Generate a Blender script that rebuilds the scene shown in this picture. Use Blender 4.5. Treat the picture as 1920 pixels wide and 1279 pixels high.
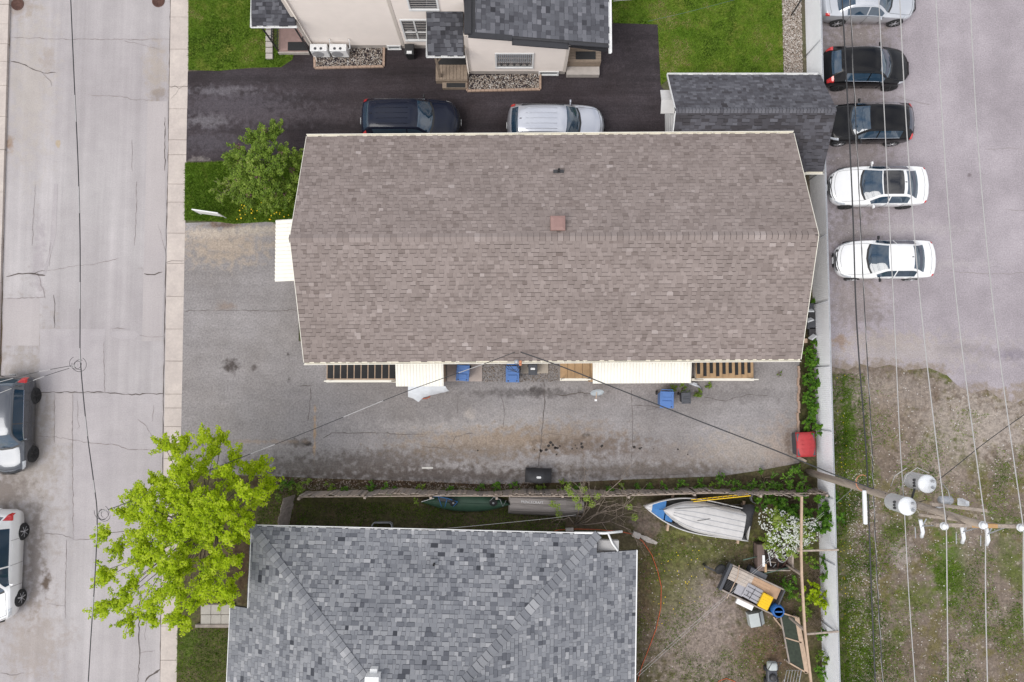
import bpy, math, random
import numpy as np
from mathutils import Vector, Matrix, Euler
R = math.radians
rng = random.Random(7)
for o in list(bpy.data.objects): bpy.data.objects.remove(o)
sc = bpy.context.scene
COL = sc.collection

# ------------------------------------------------------------------ camera
CAM_H = 32.0; FPX = 1280.0; TILT = math.atan(76 / 1280.0)
cam = bpy.data.cameras.new('camera'); cam.lens = 24; cam.sensor_width = 36; cam.clip_end = 2000
camo = bpy.data.objects.new('camera', cam); COL.objects.link(camo)
camo.location = (0, 0, CAM_H); camo.rotation_euler = (TILT, 0, 0); sc.camera = camo
# ------------------------------------------------------------------ sky, sun, exposure
SUN_EL, SUN_AZ = 54, 232          # degrees; azimuth clockwise from +Y
world = bpy.data.worlds.new('World'); sc.world = world; world.use_nodes = True
wn = world.node_tree.nodes; wl = world.node_tree.links; wn.clear()
sky = wn.new('ShaderNodeTexSky'); sky.sky_type = 'NISHITA'; sky.sun_disc = False
sky.sun_elevation = R(SUN_EL); sky.sun_rotation = R(SUN_AZ); sky.air_density = 1.0; sky.dust_density = 2.0
wtc = wn.new('ShaderNodeTexCoord')
wno = wn.new('ShaderNodeTexNoise'); wno.inputs['Scale'].default_value = 2.6; wno.inputs['Detail'].default_value = 7; wno.inputs['Roughness'].default_value = .6
wl.new(wtc.outputs['Generated'], wno.inputs['Vector'])
wr = wn.new('ShaderNodeMapRange'); wr.inputs[1].default_value = .34; wr.inputs[2].default_value = .56
wl.new(wno.outputs['Fac'], wr.inputs[0])
wmix = wn.new('ShaderNodeMix'); wmix.data_type = 'RGBA'
wmix.inputs[7].default_value = (9.0, 9.0, 9.3, 1)      # bright thin cloud over the blue
wl.new(wr.outputs[0], wmix.inputs[0]); wl.new(sky.outputs[0], wmix.inputs[6])
wbg = wn.new('ShaderNodeBackground'); wbg.inputs['Strength'].default_value = .1
wl.new(wmix.outputs[2], wbg.inputs['Color'])
wo = wn.new('ShaderNodeOutputWorld'); wl.new(wbg.outputs[0], wo.inputs['Surface'])
sun = bpy.data.lights.new('sun', 'SUN'); sun.energy = 1.4; sun.angle = R(34); sun.color = (1, .97, .93)
suno = bpy.data.objects.new('sun', sun); COL.objects.link(suno)
az, el = R(SUN_AZ), R(SUN_EL)
sd = Vector((math.sin(az) * math.cos(el), math.cos(az) * math.cos(el), math.sin(el)))
suno.rotation_euler = sd.to_track_quat('Z', 'Y').to_euler(); suno.location = sd * 60
sc.view_settings.view_transform = 'Standard'; sc.view_settings.look = 'None'
sc.view_settings.exposure = 0.45; sc.view_settings.gamma = 1

# ------------------------------------------------------------------ helpers
CT, ST = math.cos(TILT), math.sin(TILT)
def W(px, py, z=0.0):
    """point at height z seen at photo pixel (1920x1279)"""
    x = (px - 960) / FPX; y = -(py - 639.5) / FPX
    t = (CAM_H - z) / (CT - y * ST)
    return Vector((t * x, t * (y * CT + ST), z))
def srgb(r, g, b, k=1.0):
    f = lambda c: ((c / 255) / 12.92 if c <= 10 else (((c / 255) + .055) / 1.055) ** 2.4) * k
    return (f(r), f(g), f(b))
ORG = {}
def tag(o, label=None, cat=None, group=None, kind=None):
    if label: o['label'] = label
    if cat: o['category'] = cat
    if group: o['group'] = group
    if kind: o['kind'] = kind
    return o
def thing(name, loc, label, cat, group=None, rot=0, local=False):
    o = bpy.data.objects.new(name, None); COL.objects.link(o); o.empty_display_size = .2
    o.location = loc; o.rotation_euler = (0, 0, rot)
    ORG[o.name] = Vector((0, 0, 0)) if local else Vector(loc)
    return tag(o, label, cat, group)
def link_mesh(name, me, parent=None, mw=None):
    o = bpy.data.objects.new(name, me); COL.objects.link(o)
    if parent: o.parent = parent; ORG[o.name] = ORG.get(parent.name, Vector((0, 0, 0)))
    else: ORG[o.name] = Vector((0, 0, 0))
    if mw is not None: o.matrix_basis = mw
    return o
class MB:
    def __init__(s): s.v = []; s.f = []; s.t = []; s.n = 0
    def add(s, vs, fs, tone=.5):
        b = len(s.v); s.v.extend([tuple(v) for v in vs])
        for i, f in enumerate(fs):
            s.f.append(tuple(b + k for k in f)); s.t.append(tone[i] if isinstance(tone, (list, tuple)) else tone)
        return s
    def box(s, x0, x1, y0, y1, z0, z1, tone=.5):
        return s.add([(x0,y0,z0),(x1,y0,z0),(x1,y1,z0),(x0,y1,z0),(x0,y0,z1),(x1,y0,z1),(x1,y1,z1),(x0,y1,z1)],
                     [(0,3,2,1),(4,5,6,7),(0,1,5,4),(1,2,6,5),(2,3,7,6),(3,0,4,7)], tone)
    def obox(s, c, size, rz=0, rx=0, ry=0, tone=.5):
        m = Euler((rx, ry, rz)).to_matrix(); c = Vector(c); h = Vector(size) / 2
        vs = [c + m @ Vector((sx*h.x, sy*h.y, sz*h.z)) for sz in (-1,1) for sx,sy in ((-1,-1),(1,-1),(1,1),(-1,1))]
        return s.add(vs, [(0,3,2,1),(4,5,6,7),(0,1,5,4),(1,2,6,5),(2,3,7,6),(3,0,4,7)], tone)
    def frust(s, c, s0, s1, h, rz=0, tone=.5):
        m = Euler((0,0,rz)).to_matrix(); c = Vector(c)
        vs = [c + m @ Vector((sx*q[0]/2, sy*q[1]/2, z)) for q, z in ((s0,0),(s1,h)) for sx,sy in ((-1,-1),(1,-1),(1,1),(-1,1))]
        return s.add(vs, [(0,3,2,1),(4,5,6,7),(0,1,5,4),(1,2,6,5),(2,3,7,6),(3,0,4,7)], tone)
    def beam(s, a, b, w, h, tone=.5):
        a, b = Vector(a), Vector(b); d = (b - a).normalized()
        up = Vector((0,0,1)) if abs(d.z) < .95 else Vector((0,1,0))
        sd_ = d.cross(up).normalized(); u = sd_.cross(d)
        vs = [p + sd_*sx*w/2 + u*sz*h/2 for p in (a,b) for sx,sz in ((-1,-1),(1,-1),(1,1),(-1,1))]
        return s.add(vs, [(0,1,2,3),(7,6,5,4),(0,4,5,1),(1,5,6,2),(2,6,7,3),(3,7,4,0)], tone)
    def tube(s, path, r, n=6, tone=.5, r1=None):
        path = [Vector(p) for p in path]; N = len(path); vs = []
        for i, p in enumerate(path):
            d = (path[min(i+1,N-1)] - path[max(i-1,0)]).normalized()
            up = Vector((0,0,1)) if abs(d.z) < .9 else Vector((1,0,0))
            a = d.cross(up).normalized(); b = a.cross(d)
            rr = r if r1 is None else r + (r1-r)*i/(N-1)
            vs += [p + (a*math.cos(2*math.pi*k/n) + b*math.sin(2*math.pi*k/n))*rr for k in range(n)]
        fs = [(i*n+k, i*n+(k+1)%n, (i+1)*n+(k+1)%n, (i+1)*n+k) for i in range(N-1) for k in range(n)]
        fs += [tuple(range(n))[::-1], tuple((N-1)*n+k for k in range(n))]
        return s.add(vs, fs, tone)
    def lathe(s, prof, c=(0,0,0), n=20, axis='z', tone=.5, m=None):
        c = Vector(c); vs = []
        for r, z in prof:
            for k in range(n):
                a = 2*math.pi*k/n; p = Vector((r*math.cos(a), r*math.sin(a), z))
                if axis == 'y': p = Vector((p.x, p.z, p.y))
                if axis == 'x': p = Vector((p.z, p.x, p.y))
                if m is not None: p = m @ p
                vs.append(c + p)
        N = len(prof)
        fs = [(i*n+k, i*n+(k+1)%n, (i+1)*n+(k+1)%n, (i+1)*n+k) for i in range(N-1) for k in range(n)]
        if prof[0][0] > 1e-4: fs.append(tuple(range(n))[::-1])
        if prof[-1][0] > 1e-4: fs.append(tuple((N-1)*n+k for k in range(n)))
        return s.add(vs, fs, tone)
    def poly(s, pts, tone=.5): return s.add(pts, [tuple(range(len(pts)))], tone)
    def prism(s, pts, z0, z1, tone=.5):
        n = len(pts)
        vs = [(p[0],p[1],z0) for p in pts] + [(p[0],p[1],z1) for p in pts]
        return s.add(vs, [tuple(range(n))[::-1], tuple(range(n,2*n))] + [(i,(i+1)%n,n+(i+1)%n,n+i) for i in range(n)], tone)
    def grid(s, rows, tone=.5):
        m, n = len(rows), len(rows[0]); vs = [p for r in rows for p in r]
        return s.add(vs, [(i*n+j, i*n+j+1, (i+1)*n+j+1, (i+1)*n+j) for i in range(m-1) for j in range(n-1)], tone)
    def mesh(s, name, mat, smooth=False, org=Vector((0,0,0))):
        me = bpy.data.meshes.new(name)
        me.from_pydata([(v[0]-org.x, v[1]-org.y, v[2]-org.z) for v in s.v], [], s.f)
        if mat:
            for m_ in (mat if isinstance(mat, list) else [mat]): me.materials.append(m_)
        at = me.attributes.new('tone', 'FLOAT', 'FACE'); at.data.foreach_set('value', np.array(s.t, dtype=np.float32))
        if smooth: me.polygons.foreach_set('use_smooth', [True]*len(me.polygons))
        me.update(); return me
    def build(s, name, mat, parent=None, smooth=False, label=None, cat=None, group=None, kind=None, bevel=0):
        org = ORG.get(parent.name, Vector((0,0,0))) if parent else Vector((0,0,0))
        o = link_mesh(name, s.mesh(name, mat, smooth, org), parent)
        if bevel:
            b = o.modifiers.new('bevel', 'BEVEL'); b.width = bevel; b.segments = 2; b.limit_method = 'ANGLE'
        return tag(o, label, cat, group, kind)

# ------------------------------------------------------------------ materials
def nodes(name):
    m = bpy.data.materials.new(name); m.use_nodes = True
    return m, m.node_tree.nodes, m.node_tree.links, m.node_tree.nodes['Principled BSDF']
def mixrgb(nd, ln, fac, a, b, mode='MIX'):
    x = nd.new('ShaderNodeMix'); x.data_type = 'RGBA'; x.blend_type = mode
    for i, v in ((0, fac), (6, a), (7, b)):
        if isinstance(v, bpy.types.NodeSocket): ln.new(v, x.inputs[i])
        elif i == 0: x.inputs[0].default_value = v
        else: x.inputs[i].default_value = (*v[:3], 1)
    return x.outputs[2]
def noise(nd, ln, scale, detail=3, rough=.55, vec=None, stretch=None, w=None):
    g = nd.new('ShaderNodeNewGeometry'); src = vec or g.outputs['Position']
    if stretch:
        mp = nd.new('ShaderNodeVectorMath'); mp.operation = 'MULTIPLY'; mp.inputs[1].default_value = stretch
        ln.new(src, mp.inputs[0]); src = mp.outputs[0]
    t = nd.new('ShaderNodeTexNoise'); t.inputs['Scale'].default_value = scale; t.inputs['Detail'].default_value = detail
    t.inputs['Roughness'].default_value = rough; ln.new(src, t.inputs['Vector']); return t.outputs['Fac']
def mrange(nd, ln, val, a, b, c=0, d=1):
    r = nd.new('ShaderNodeMapRange'); ln.new(val, r.inputs[0])
    for i, v in enumerate((a,b,c,d)): r.inputs[i+1].default_value = v
    return r.outputs[0]
def mat(name, col, rough=.7, metal=0, var=.12, scale=6, bump=0, bscale=60, coat=0, spec=.5, stretch=None, alpha=None, obj=True):
    m, nd, ln, b = nodes(name)
    b.inputs['Roughness'].default_value = rough; b.inputs['Metallic'].default_value = metal
    b.inputs['Coat Weight'].default_value = coat; b.inputs['Coat Roughness'].default_value = .04
    b.inputs['Specular IOR Level'].default_value = spec
    tc = nd.new('ShaderNodeTexCoord'); v = tc.outputs['Object'] if obj else None
    if var:
        f = noise(nd, ln, scale, 5, .6, v, stretch)
        f = mrange(nd, ln, f, .3, .7)
        lo = tuple(c*(1-var) for c in col); hi = tuple(min(1, c*(1+var)) for c in col)
        ln.new(mixrgb(nd, ln, f, lo, hi), b.inputs['Base Color'])
    else: b.inputs['Base Color'].default_value = (*col, 1)
    if bump:
        f = noise(nd, ln, bscale, 3, .6, v, stretch); bp = nd.new('ShaderNodeBump'); bp.inputs['Strength'].default_value = bump
        bp.inputs['Distance'].default_value = .02; ln.new(f, bp.inputs['Height']); ln.new(bp.outputs[0], b.inputs['Normal'])
    return m
def tonemat(name, stops, rough=.85, trans=0, fine=(90, .25), spec=.3, big=None):
    """colour by the per-piece 'tone' attribute"""
    m, nd, ln, b = nodes(name)
    b.inputs['Roughness'].default_value = rough; b.inputs['Specular IOR Level'].default_value = spec
    a = nd.new('ShaderNodeAttribute'); a.attribute_name = 'tone'
    r = nd.new('ShaderNodeValToRGB'); ln.new(a.outputs['Fac'], r.inputs[0])
    e = r.color_ramp.elements
    while len(e) < len(stops): e.new(.5)
    for i, (p, c) in enumerate(stops): e[i].position = p; e[i].color = (*c, 1)
    col = r.outputs[0]
    if fine:
        f = mrange(nd, ln, noise(nd, ln, fine[0], 2, .6), .25, .75, 1-fine[1], 1+fine[1])
        col = mixrgb(nd, ln, 1.0, col, f, 'MULTIPLY')
    if big:
        f = mrange(nd, ln, noise(nd, ln, big[0], 3, .6), .3, .7, 1-big[1], 1+big[1])
        col = mixrgb(nd, ln, 1.0, col, f, 'MULTIPLY')
    ln.new(col, b.inputs['Base Color'])
    if trans:
        t = nd.new('ShaderNodeBsdfTranslucent'); ln.new(col, t.inputs['Color'])
        x = nd.new('ShaderNodeMixShader'); x.inputs[0].default_value = trans
        ln.new(b.outputs[0], x.inputs[1]); ln.new(t.outputs[0], x.inputs[2])
        ln.new(x.outputs[0], nd['Material Output'].inputs['Surface'])
    return m
def paving(name, cols, fine=(55, .22), big=.35, blobs=(), streak=None, rough=.9, seed=0, patch=(), bump=.25, mid=(4, .16)):
    """paving/earth: colours blended by broad noise, grain, wear streaks and stains of their own shape.
    blobs: (px, py, rx_px, ry_px, colour, strength)  patch: (noise scale, threshold, width, colour, strength)"""
    m, nd, ln, b = nodes(name)
    b.inputs['Roughness'].default_value = rough; b.inputs['Specular IOR Level'].default_value = .25
    g = nd.new('ShaderNodeNewGeometry'); ad = nd.new('ShaderNodeVectorMath'); ad.inputs[1].default_value = (seed*13.1, seed*7.7, 0)
    ln.new(g.outputs['Position'], ad.inputs[0]); pos = ad.outputs[0]
    f = mrange(nd, ln, noise(nd, ln, big, 4, .6, pos), .35, .65)
    col = mixrgb(nd, ln, f, cols[0], cols[1])
    for (scl, th, wd, c, stg) in patch:
        f = mrange(nd, ln, noise(nd, ln, scl, 6, .65, pos), th, th+wd, 0, stg); col = mixrgb(nd, ln, f, col, c)
    if streak:
        for st, sscale, lo, hi in streak:
            f = mrange(nd, ln, noise(nd, ln, sscale, 4, .6, pos, st), .3, .7, lo, hi); col = mixrgb(nd, ln, 1.0, col, f, 'MULTIPLY')
    wob = nd.new('ShaderNodeTexNoise'); wob.inputs['Scale'].default_value = 3.5; wob.inputs['Detail'].default_value = 5; ln.new(g.outputs['Position'], wob.inputs['Vector'])
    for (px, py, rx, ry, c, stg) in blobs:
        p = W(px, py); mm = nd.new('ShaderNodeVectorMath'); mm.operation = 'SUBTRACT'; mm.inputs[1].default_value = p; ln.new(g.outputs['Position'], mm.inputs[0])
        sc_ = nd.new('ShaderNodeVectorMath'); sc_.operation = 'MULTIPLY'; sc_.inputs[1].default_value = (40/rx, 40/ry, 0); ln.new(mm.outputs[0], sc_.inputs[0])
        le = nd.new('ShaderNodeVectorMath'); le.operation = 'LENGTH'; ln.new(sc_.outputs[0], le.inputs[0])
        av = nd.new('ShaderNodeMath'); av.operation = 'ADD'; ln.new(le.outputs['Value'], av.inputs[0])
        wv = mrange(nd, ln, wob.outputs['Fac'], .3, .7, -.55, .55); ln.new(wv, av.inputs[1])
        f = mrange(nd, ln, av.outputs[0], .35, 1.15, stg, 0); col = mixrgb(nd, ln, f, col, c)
    if mid:
        f = mrange(nd, ln, noise(nd, ln, mid[0], 5, .65, pos), .3, .7, 1-mid[1], 1+mid[1]); col = mixrgb(nd, ln, 1.0, col, f, 'MULTIPLY')
    fn = noise(nd, ln, fine[0], 3, .8, pos)
    f = mrange(nd, ln, fn, .3, .7, 1-fine[1], 1+fine[1]); col = mixrgb(nd, ln, 1.0, col, f, 'MULTIPLY')
    ln.new(col, b.inputs['Base Color'])
    bp = nd.new('ShaderNodeBump'); bp.inputs['Strength'].default_value = bump; bp.inputs['Distance'].default_value = .02
    ln.new(fn, bp.inputs['Height']); ln.new(bp.outputs[0], b.inputs['Normal'])
    return m
def glassmat(name, col=(.03,.045,.055), rough=.04):
    m, nd, ln, b = nodes(name)
    b.inputs['Base Color'].default_value = (*col, 1); b.inputs['Roughness'].default_value = rough
    b.inputs['Coat Weight'].default_value = 1; b.inputs['IOR'].default_value = 1.6; b.inputs['Coat Roughness'].default_value = .02
    return m
M = {}
K = 1 / 1.45
M['white'] = mat('white_paint', (.78,.78,.77), .45, var=.04, scale=3)
M['cream'] = mat('cream_metal', (.80,.76,.66), .5, var=.04, scale=3)
M['vinyl'] = mat('white_sheet_metal', (.88,.89,.92), .5, var=.05, scale=1.2)
M['black'] = mat('black_plastic', (.02,.02,.021), .5, var=.2)
M['dark'] = mat('dark_metal', (.035,.034,.036), .5, var=.2)
M['rubber'] = mat('tyre_rubber', (.022,.022,.023), .8, var=.2, scale=20)
M['grey_metal'] = mat('galvanised_metal', (.42,.43,.45), .45, .4, var=.12)
M['wood_old'] = mat('weathered_wood', srgb(190,174,160,K), .85, var=.3, scale=5, bump=.5, bscale=20, stretch=(1,1,6))
M['wood_grey'] = mat('grey_timber', srgb(172,160,150,K), .9, var=.3, scale=4, bump=.5, bscale=18)
M['wood_new'] = mat('pale_timber', srgb(214,186,160,K), .8, var=.14, scale=5, bump=.2, bscale=25)
M['deck'] = mat('deck_board', srgb(168,150,132,K), .8, var=.15, scale=6)
M['tan_tread'] = mat('tan_painted_wood', srgb(206,170,128,K), .7, var=.14, scale=4)
M['concrete'] = mat('concrete', srgb(205,196,188,K), .9, var=.12, scale=3, bump=.2)
M['blue_bin'] = mat('blue_plastic', srgb(95,138,205,K), .45, var=.07, scale=4)
M['grey_bin'] = mat('charcoal_plastic', srgb(88,90,96,K), .5, var=.1)
M['red'] = mat('faded_red_plastic', srgb(200,62,66,K), .55, var=.14, scale=5)
M['brightred'] = mat('red_plastic', (.62,.015,.012), .4, var=.05)
M['glass'] = glassmat('window_glass', (.03,.04,.05))
M['autoglass'] = glassmat('car_glass', (.02,.045,.075))
M['chrome'] = mat('chrome', (.75,.76,.78), .15, 1, var=0)
M['lamp_clear'] = mat('headlamp_lens', (.62,.65,.68), .1, .3, var=.2, scale=12, coat=1)
M['lamp_red'] = mat('tail_lamp_lens', (.55,.012,.012), .15, var=.2, scale=14, coat=1)
M['lamp_amber'] = mat('amber_lens', (.8,.32,.03), .15, var=.1, coat=1)
M['blue'] = mat('blue_paint', srgb(62,130,196,K), .4, var=.08)
M['yellow'] = mat('yellow_paint', srgb(252,206,10,K*1.1), .4, var=.06)
M['orange'] = mat('orange_hose', srgb(216,104,60,K), .6, var=.08)
M['stone'] = tonemat('pebbles', [(0, srgb(110,98,86,K)), (.45, srgb(176,160,146,K)), (.8, srgb(216,206,196,K)), (1, srgb(240,236,230,K))], .8, fine=(40,.2))
M['wire_dark'] = mat('black_cable', (.03,.03,.032), .5, var=.2)
M['wire_light'] = mat('bare_aluminium_wire', (.40,.39,.38), .6, 0, var=.1)
M['crack'] = mat('crack_line', srgb(112,103,98,K*.9), .95, var=.3, scale=9)  # flat dark colour of the crack and gutter joint ribbons
M['seam'] = mat('road_joint', srgb(162,152,149,K*.95), .95, var=.3, scale=6)
# ================================================================== the setting
from mathutils import noise as mnoise
def rx(x0, y, k=.0146): return x0 - k * y
RL, RR, SR = -24.07, -16.25, -15.42
FENCE_X = 14.16
Y0, Y1 = -300, 300
def edge(x0, z, k=.0146): return [(rx(x0, Y0, k), Y0, z), (rx(x0, Y1, k), Y1, z)]
M['earth'] = paving('earth', (srgb(120,108,96,K), srgb(96,104,66,K)), fine=(9,0.3125), big=.2)
g = MB(); rows = [[(-500,Y0,-.03),(-500,Y1,-.03)], edge(RL-.02,-.03), edge(RL-.02,-.16), edge(RR+.02,-.16), edge(RR+.02,-.03), [(500,Y0,-.03),(500,Y1,-.03)]]
g.grid(rows); g.build('ground', M['earth'], kind='structure')
asph = srgb(207,201,200,K); asph2 = srgb(192,185,185,K)
brown = srgb(120,102,86,K); gold = srgb(196,170,120,K)
M['road'] = paving('road_asphalt', (asph, asph2), fine=(16.8,0.1125), big=.12, streak=[((1,.03,1),2.2,.89,1.07),((1,.012,1),.6,.90,1.06),((1,.02,1),6,.97,1.03)], bump=.12, mid=(1.4,.05),
    blobs=[(30,860,90,260,srgb(176,166,156,K),.7),(5,920,50,40,srgb(120,108,100,K),.6),(62,1060,16,110,srgb(140,130,124,K),.7),(83,1095,9,26,srgb(104,88,74,K),.9),(60,1210,60,80,srgb(178,166,156,K),.6),
           (262,845,10,40,srgb(165,158,156,K),.8),(106,268,5,9,gold,.6),(14,268,10,14,srgb(150,110,70,K),.7),(33,8,34,26,srgb(150,130,112,K),.6),(290,130,22,60,srgb(190,178,166,K),.7),(296,175,16,14,brown,.35),(285,505,22,6,brown,.45),(70,480,14,90,srgb(180,172,174,K),.6),(55,150,50,200,srgb(200,190,178,K),.5),(85,110,16,30,srgb(180,168,160,K),.6),(285,900,18,130,srgb(192,182,172,K),.5)])
road = MB(); road.grid([edge(RL,-.12), edge(RR,-.12)])
road = road.build('road', M['road'], kind='structure')
M['patch'] = paving('road_patch', (srgb(200,193,193,K), srgb(192,185,186,K)), fine=(16.8,0.1125), big=.3, bump=.12, mid=(1.4,.05), streak=[((1,.04,1),2,.95,1.05)])
M['patch2'] = paving('road_patch_pale', (srgb(203,195,193,K), srgb(196,188,187,K)), fine=(16.8,0.1), big=.3, bump=.1, mid=(1.2,.04), streak=[((1,.04,1),1.6,.95,1.05)])
def rpoly(pts, m, z, name='asphalt_patch', par=None): return MB().poly([W(x,y,z) for x,y in pts]).build(name, m, par)
rpoly([(75,617),(197,617),(196,736),(75,736)], M['patch'], -.116, par=road)
rpoly([(137,738),(302,738),(300,1012),(137,1012)], M['patch'], -.116, par=road)
rpoly([(103,738),(136,738),(136,830),(103,830)], M['patch2'], -.116, par=road)
rpoly([(208,622),(232,619),(256,621),(262,629),(250,636),(226,636),(205,630)], M['patch'], -.115, par=road)
rpoly([(277,190),(314,190),(304,640),(266,640)], M['patch2'], -.116, par=road)
rpoly([(6,560),(75,560),(73,648),(4,648)], M['patch2'], -.116, par=road)
rpoly([(102,345),(108,345),(105,440),(86,515),(80,515),(92,470),(95,430)], M['patch'], -.115, par=road)
def ribbon(pts, w, z, m, par, name='crack', jit=1.2, seg=6):
    q = []
    for a, b in zip(pts[:-1], pts[1:]):
        n = max(1, int(math.hypot(b[0]-a[0], b[1]-a[1]) / seg))
        for i in range(n): q.append((a[0]+(b[0]-a[0])*i/n + (rng.uniform(-jit,jit) if i else 0), a[1]+(b[1]-a[1])*i/n + (rng.uniform(-jit,jit) if i else 0)))
    q.append(pts[-1]); P = [W(x,y,z) for x,y in q]; rows = []
    for i, p in enumerate(P):
        d = (P[min(i+1,len(P)-1)] - P[max(i-1,0)]); d.z = 0; d.normalize(); s = Vector((-d.y, d.x, 0))
        ww = w * rng.uniform(.3, 1.1) * (.4 if i in (0, len(P)-1) else 1)
        rows.append([p - s*ww/2, p + s*ww/2])
    return MB().grid(rows).build(name, m, par)
for pts, w in [([(20,115),(48,122),(62,130),(82,137),(105,136)],.05),([(75,132),(85,143),(95,152),(97,162)],.04),([(20,70),(135,74),(318,74)],.03),([(165,177),(200,180),(225,180),(250,187),(280,187)],.03),([(232,76),(262,83),(300,92)],.025),
               ([(12,519),(35,513),(60,513),(85,517)],.07),([(60,513),(72,509),(85,508)],.05),([(70,511),(85,560)],.03),([(5,560),(85,557)],.03),([(100,553),(103,570),(102,615)],.05),([(85,509),(130,500),(180,495),(222,484)],.03),
               ([(270,513),(290,515),(305,510)],.06),([(262,629),(283,632),(306,631)],.04),([(206,617),(220,615),(235,617)],.04),([(256,340),(255,420),(252,460)],.03),([(296,420),(310,470)],.02),
               ([(75,736),(140,735),(200,736),(235,740),(306,738)],.05),([(136,738),(136,830),(137,960),(137,1012)],.035),([(102,738),(102,830)],.03),([(137,1012),(200,1012)],.035),([(125,1012),(123,1100),(122,1160)],.03),
               ([(70,818),(100,819),(130,824),(170,831),(215,834),(240,843),(275,843),(300,848)],.035),([(258,786),(270,795),(282,812),(290,832)],.035),([(288,760),(286,790)],.03),([(145,748),(146,790),(149,800),(143,806)],.03),
               ([(80,1000),(118,1003),(136,1010)],.03),([(90,1132),(120,1136)],.03),([(262,1120),(260,1190),(262,1225),(258,1279)],.05),([(262,1225),(290,1220)],.03),([(275,1165),(270,1190),(273,1200)],.03),([(300,1255),(280,1268),(272,1279)],.12),
               ([(0,1262),(25,1266),(45,1262)],.04),([(95,455),(92,500)],.02),([(247,262),(248,320)],.02),([(66,345),(60,460)],.025),([(309,220),(309,320)],.05),([(195,640),(196,735)],.03)]:
    ribbon(pts, w, -.111, M['seam'] if w < .045 else M['crack'], road)
M['gutter_grime'] = mat('gutter_grime', srgb(126,106,86,K), .95, var=.3, scale=4, obj=False)
ribbon([(18,-30),(17,60),(12,150),(9,280),(6,400),(3,540),(2,640),(-2,760)], .12, -.112, M['gutter_grime'], road, 'grit_line', 1, 12)
ribbon([(320,-30),(317,180),(315,320),(312,420),(308,640),(306,760),(305,860),(302,1100),(300,1300)], .05, -.112, M['crack'], road, 'gutter_joint', .6, 12)
M['grate'] = mat('rusty_cast_iron', srgb(120,88,78,K*.9), .8, .3, var=.25, scale=9)
for (px,py,lab) in [(33,8,'round rusty storm drain grate beside the far kerb'),(297,2,'round rusty storm drain grate beside the near pavement')]:
    c = W(px,py,-.116); t = thing('drain_grate', c, lab, 'drain grate')
    MB().lathe([(.31,0),(.31,.012),(.26,.014),(.26,.004),(0,.004)], c, 24).build('frame', M['grate'], t, True)
    for s in range(-4,5):
        h = math.sqrt(.25**2-(s*.055)**2)
        MB().box(c.x-h, c.x-.02, c.y+s*.055-.014, c.y+s*.055+.014, c.z+.003, c.z+.014).box(c.x+.02, c.x+h, c.y+s*.055-.014, c.y+s*.055+.014, c.z+.003, c.z+.014).build('bar', M['grate'], t)
M['slab'] = paving('sidewalk_concrete', (srgb(226,214,204,K), srgb(212,200,192,K)), fine=(9,0.075), big=.9, bump=.12, mid=(2.5,.07))
M['joint'] = mat('joint_sand', srgb(140,128,118,K), .95, var=.2, obj=False)
def sidewalk(name, xa, ka, xb, kb, joints):
    g = MB(); g.grid([[(rx(x_,-80,k_),-80,-.02),(rx(x_,80,k_),80,-.02)] for x_,k_ in ((xa,ka),(xb,kb))]); s = g.build(name, M['joint'], kind='structure')
    for a, b in zip(joints[:-1], joints[1:]):
        ya, yb = W(400,a).y - .008, W(400,b).y + .008; j = rng.uniform(-.006,.006)
        MB().prism([(rx(xa,yb,ka)+.004,yb),(rx(xb,yb,kb)-.01,yb),(rx(xb,ya,kb)-.01,ya+rng.uniform(-.01,.01)),(rx(xa,ya,ka)+.004,ya)], -.15, .0+j).build('slab', M['slab'], s, bevel=.008)
    return s
sw = sidewalk('sidewalk', RR, .0146, SR, .0097, [-150,-90,-30,32,92,162,204,262,290,345,379,437,494,556,617,677,739,765,800,860,920,980,1040,1110,1174,1238,1300,1370,1450])
sidewalk('sidewalk_far', RL-1.5, .0146, RL, .0146, [-150,-100,-40,8,45,82,115,160,218,280,360,458,530,600,680,760,840,930,1020,1110,1200,1290,1380])
for pts in [[(319,165),(328,161),(336,166),(345,161),(352,163)],[(320,186),(330,176),(335,167)],[(309,494),(322,489),(346,489)],[(310,553),(320,555)]]: ribbon(pts, .025, .006, M['crack'], sw)

def sheet(name, pts, m, z=0.0, kind='structure'): return MB().poly([W(x,y,z) for x,y in pts]).build(name, m, kind=kind)
blk = srgb(66,60,63,K); blk2 = srgb(84,78,82,K)
M['seal'] = paving('sealed_asphalt', (srgb(58,50,52,K), srgb(74,67,71,K)), fine=(13.44,0.375), big=.35, streak=[((.07,1,1),1.6,.72,1.35),((.2,1.5,1),6,.88,1.15)], rough=.75, mid=(5,.14),
    blobs=[(440,200,150,40,srgb(100,94,100,K),.6),(390,225,45,14,srgb(150,146,150,K),.45),(420,170,70,10,srgb(135,130,135,K),.45),(560,215,220,20,srgb(92,84,88,K),.5),(390,265,60,24,srgb(98,92,98,K),.6),(1195,110,50,50,srgb(44,38,40,K),.5),(372,300,22,8,srgb(140,132,128,K),.7)])
sheet('driveway_sealed', [(352,134),(527,126),(585,60),(700,40),(1000,40),(1150,44),(1234,45),(1239,162),(1256,180),(1256,330),(560,330),(470,301),(438,299),(380,303),(349,303)], M['seal'])
gd = [srgb(154,148,145,K), srgb(168,163,162,K)]
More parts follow.
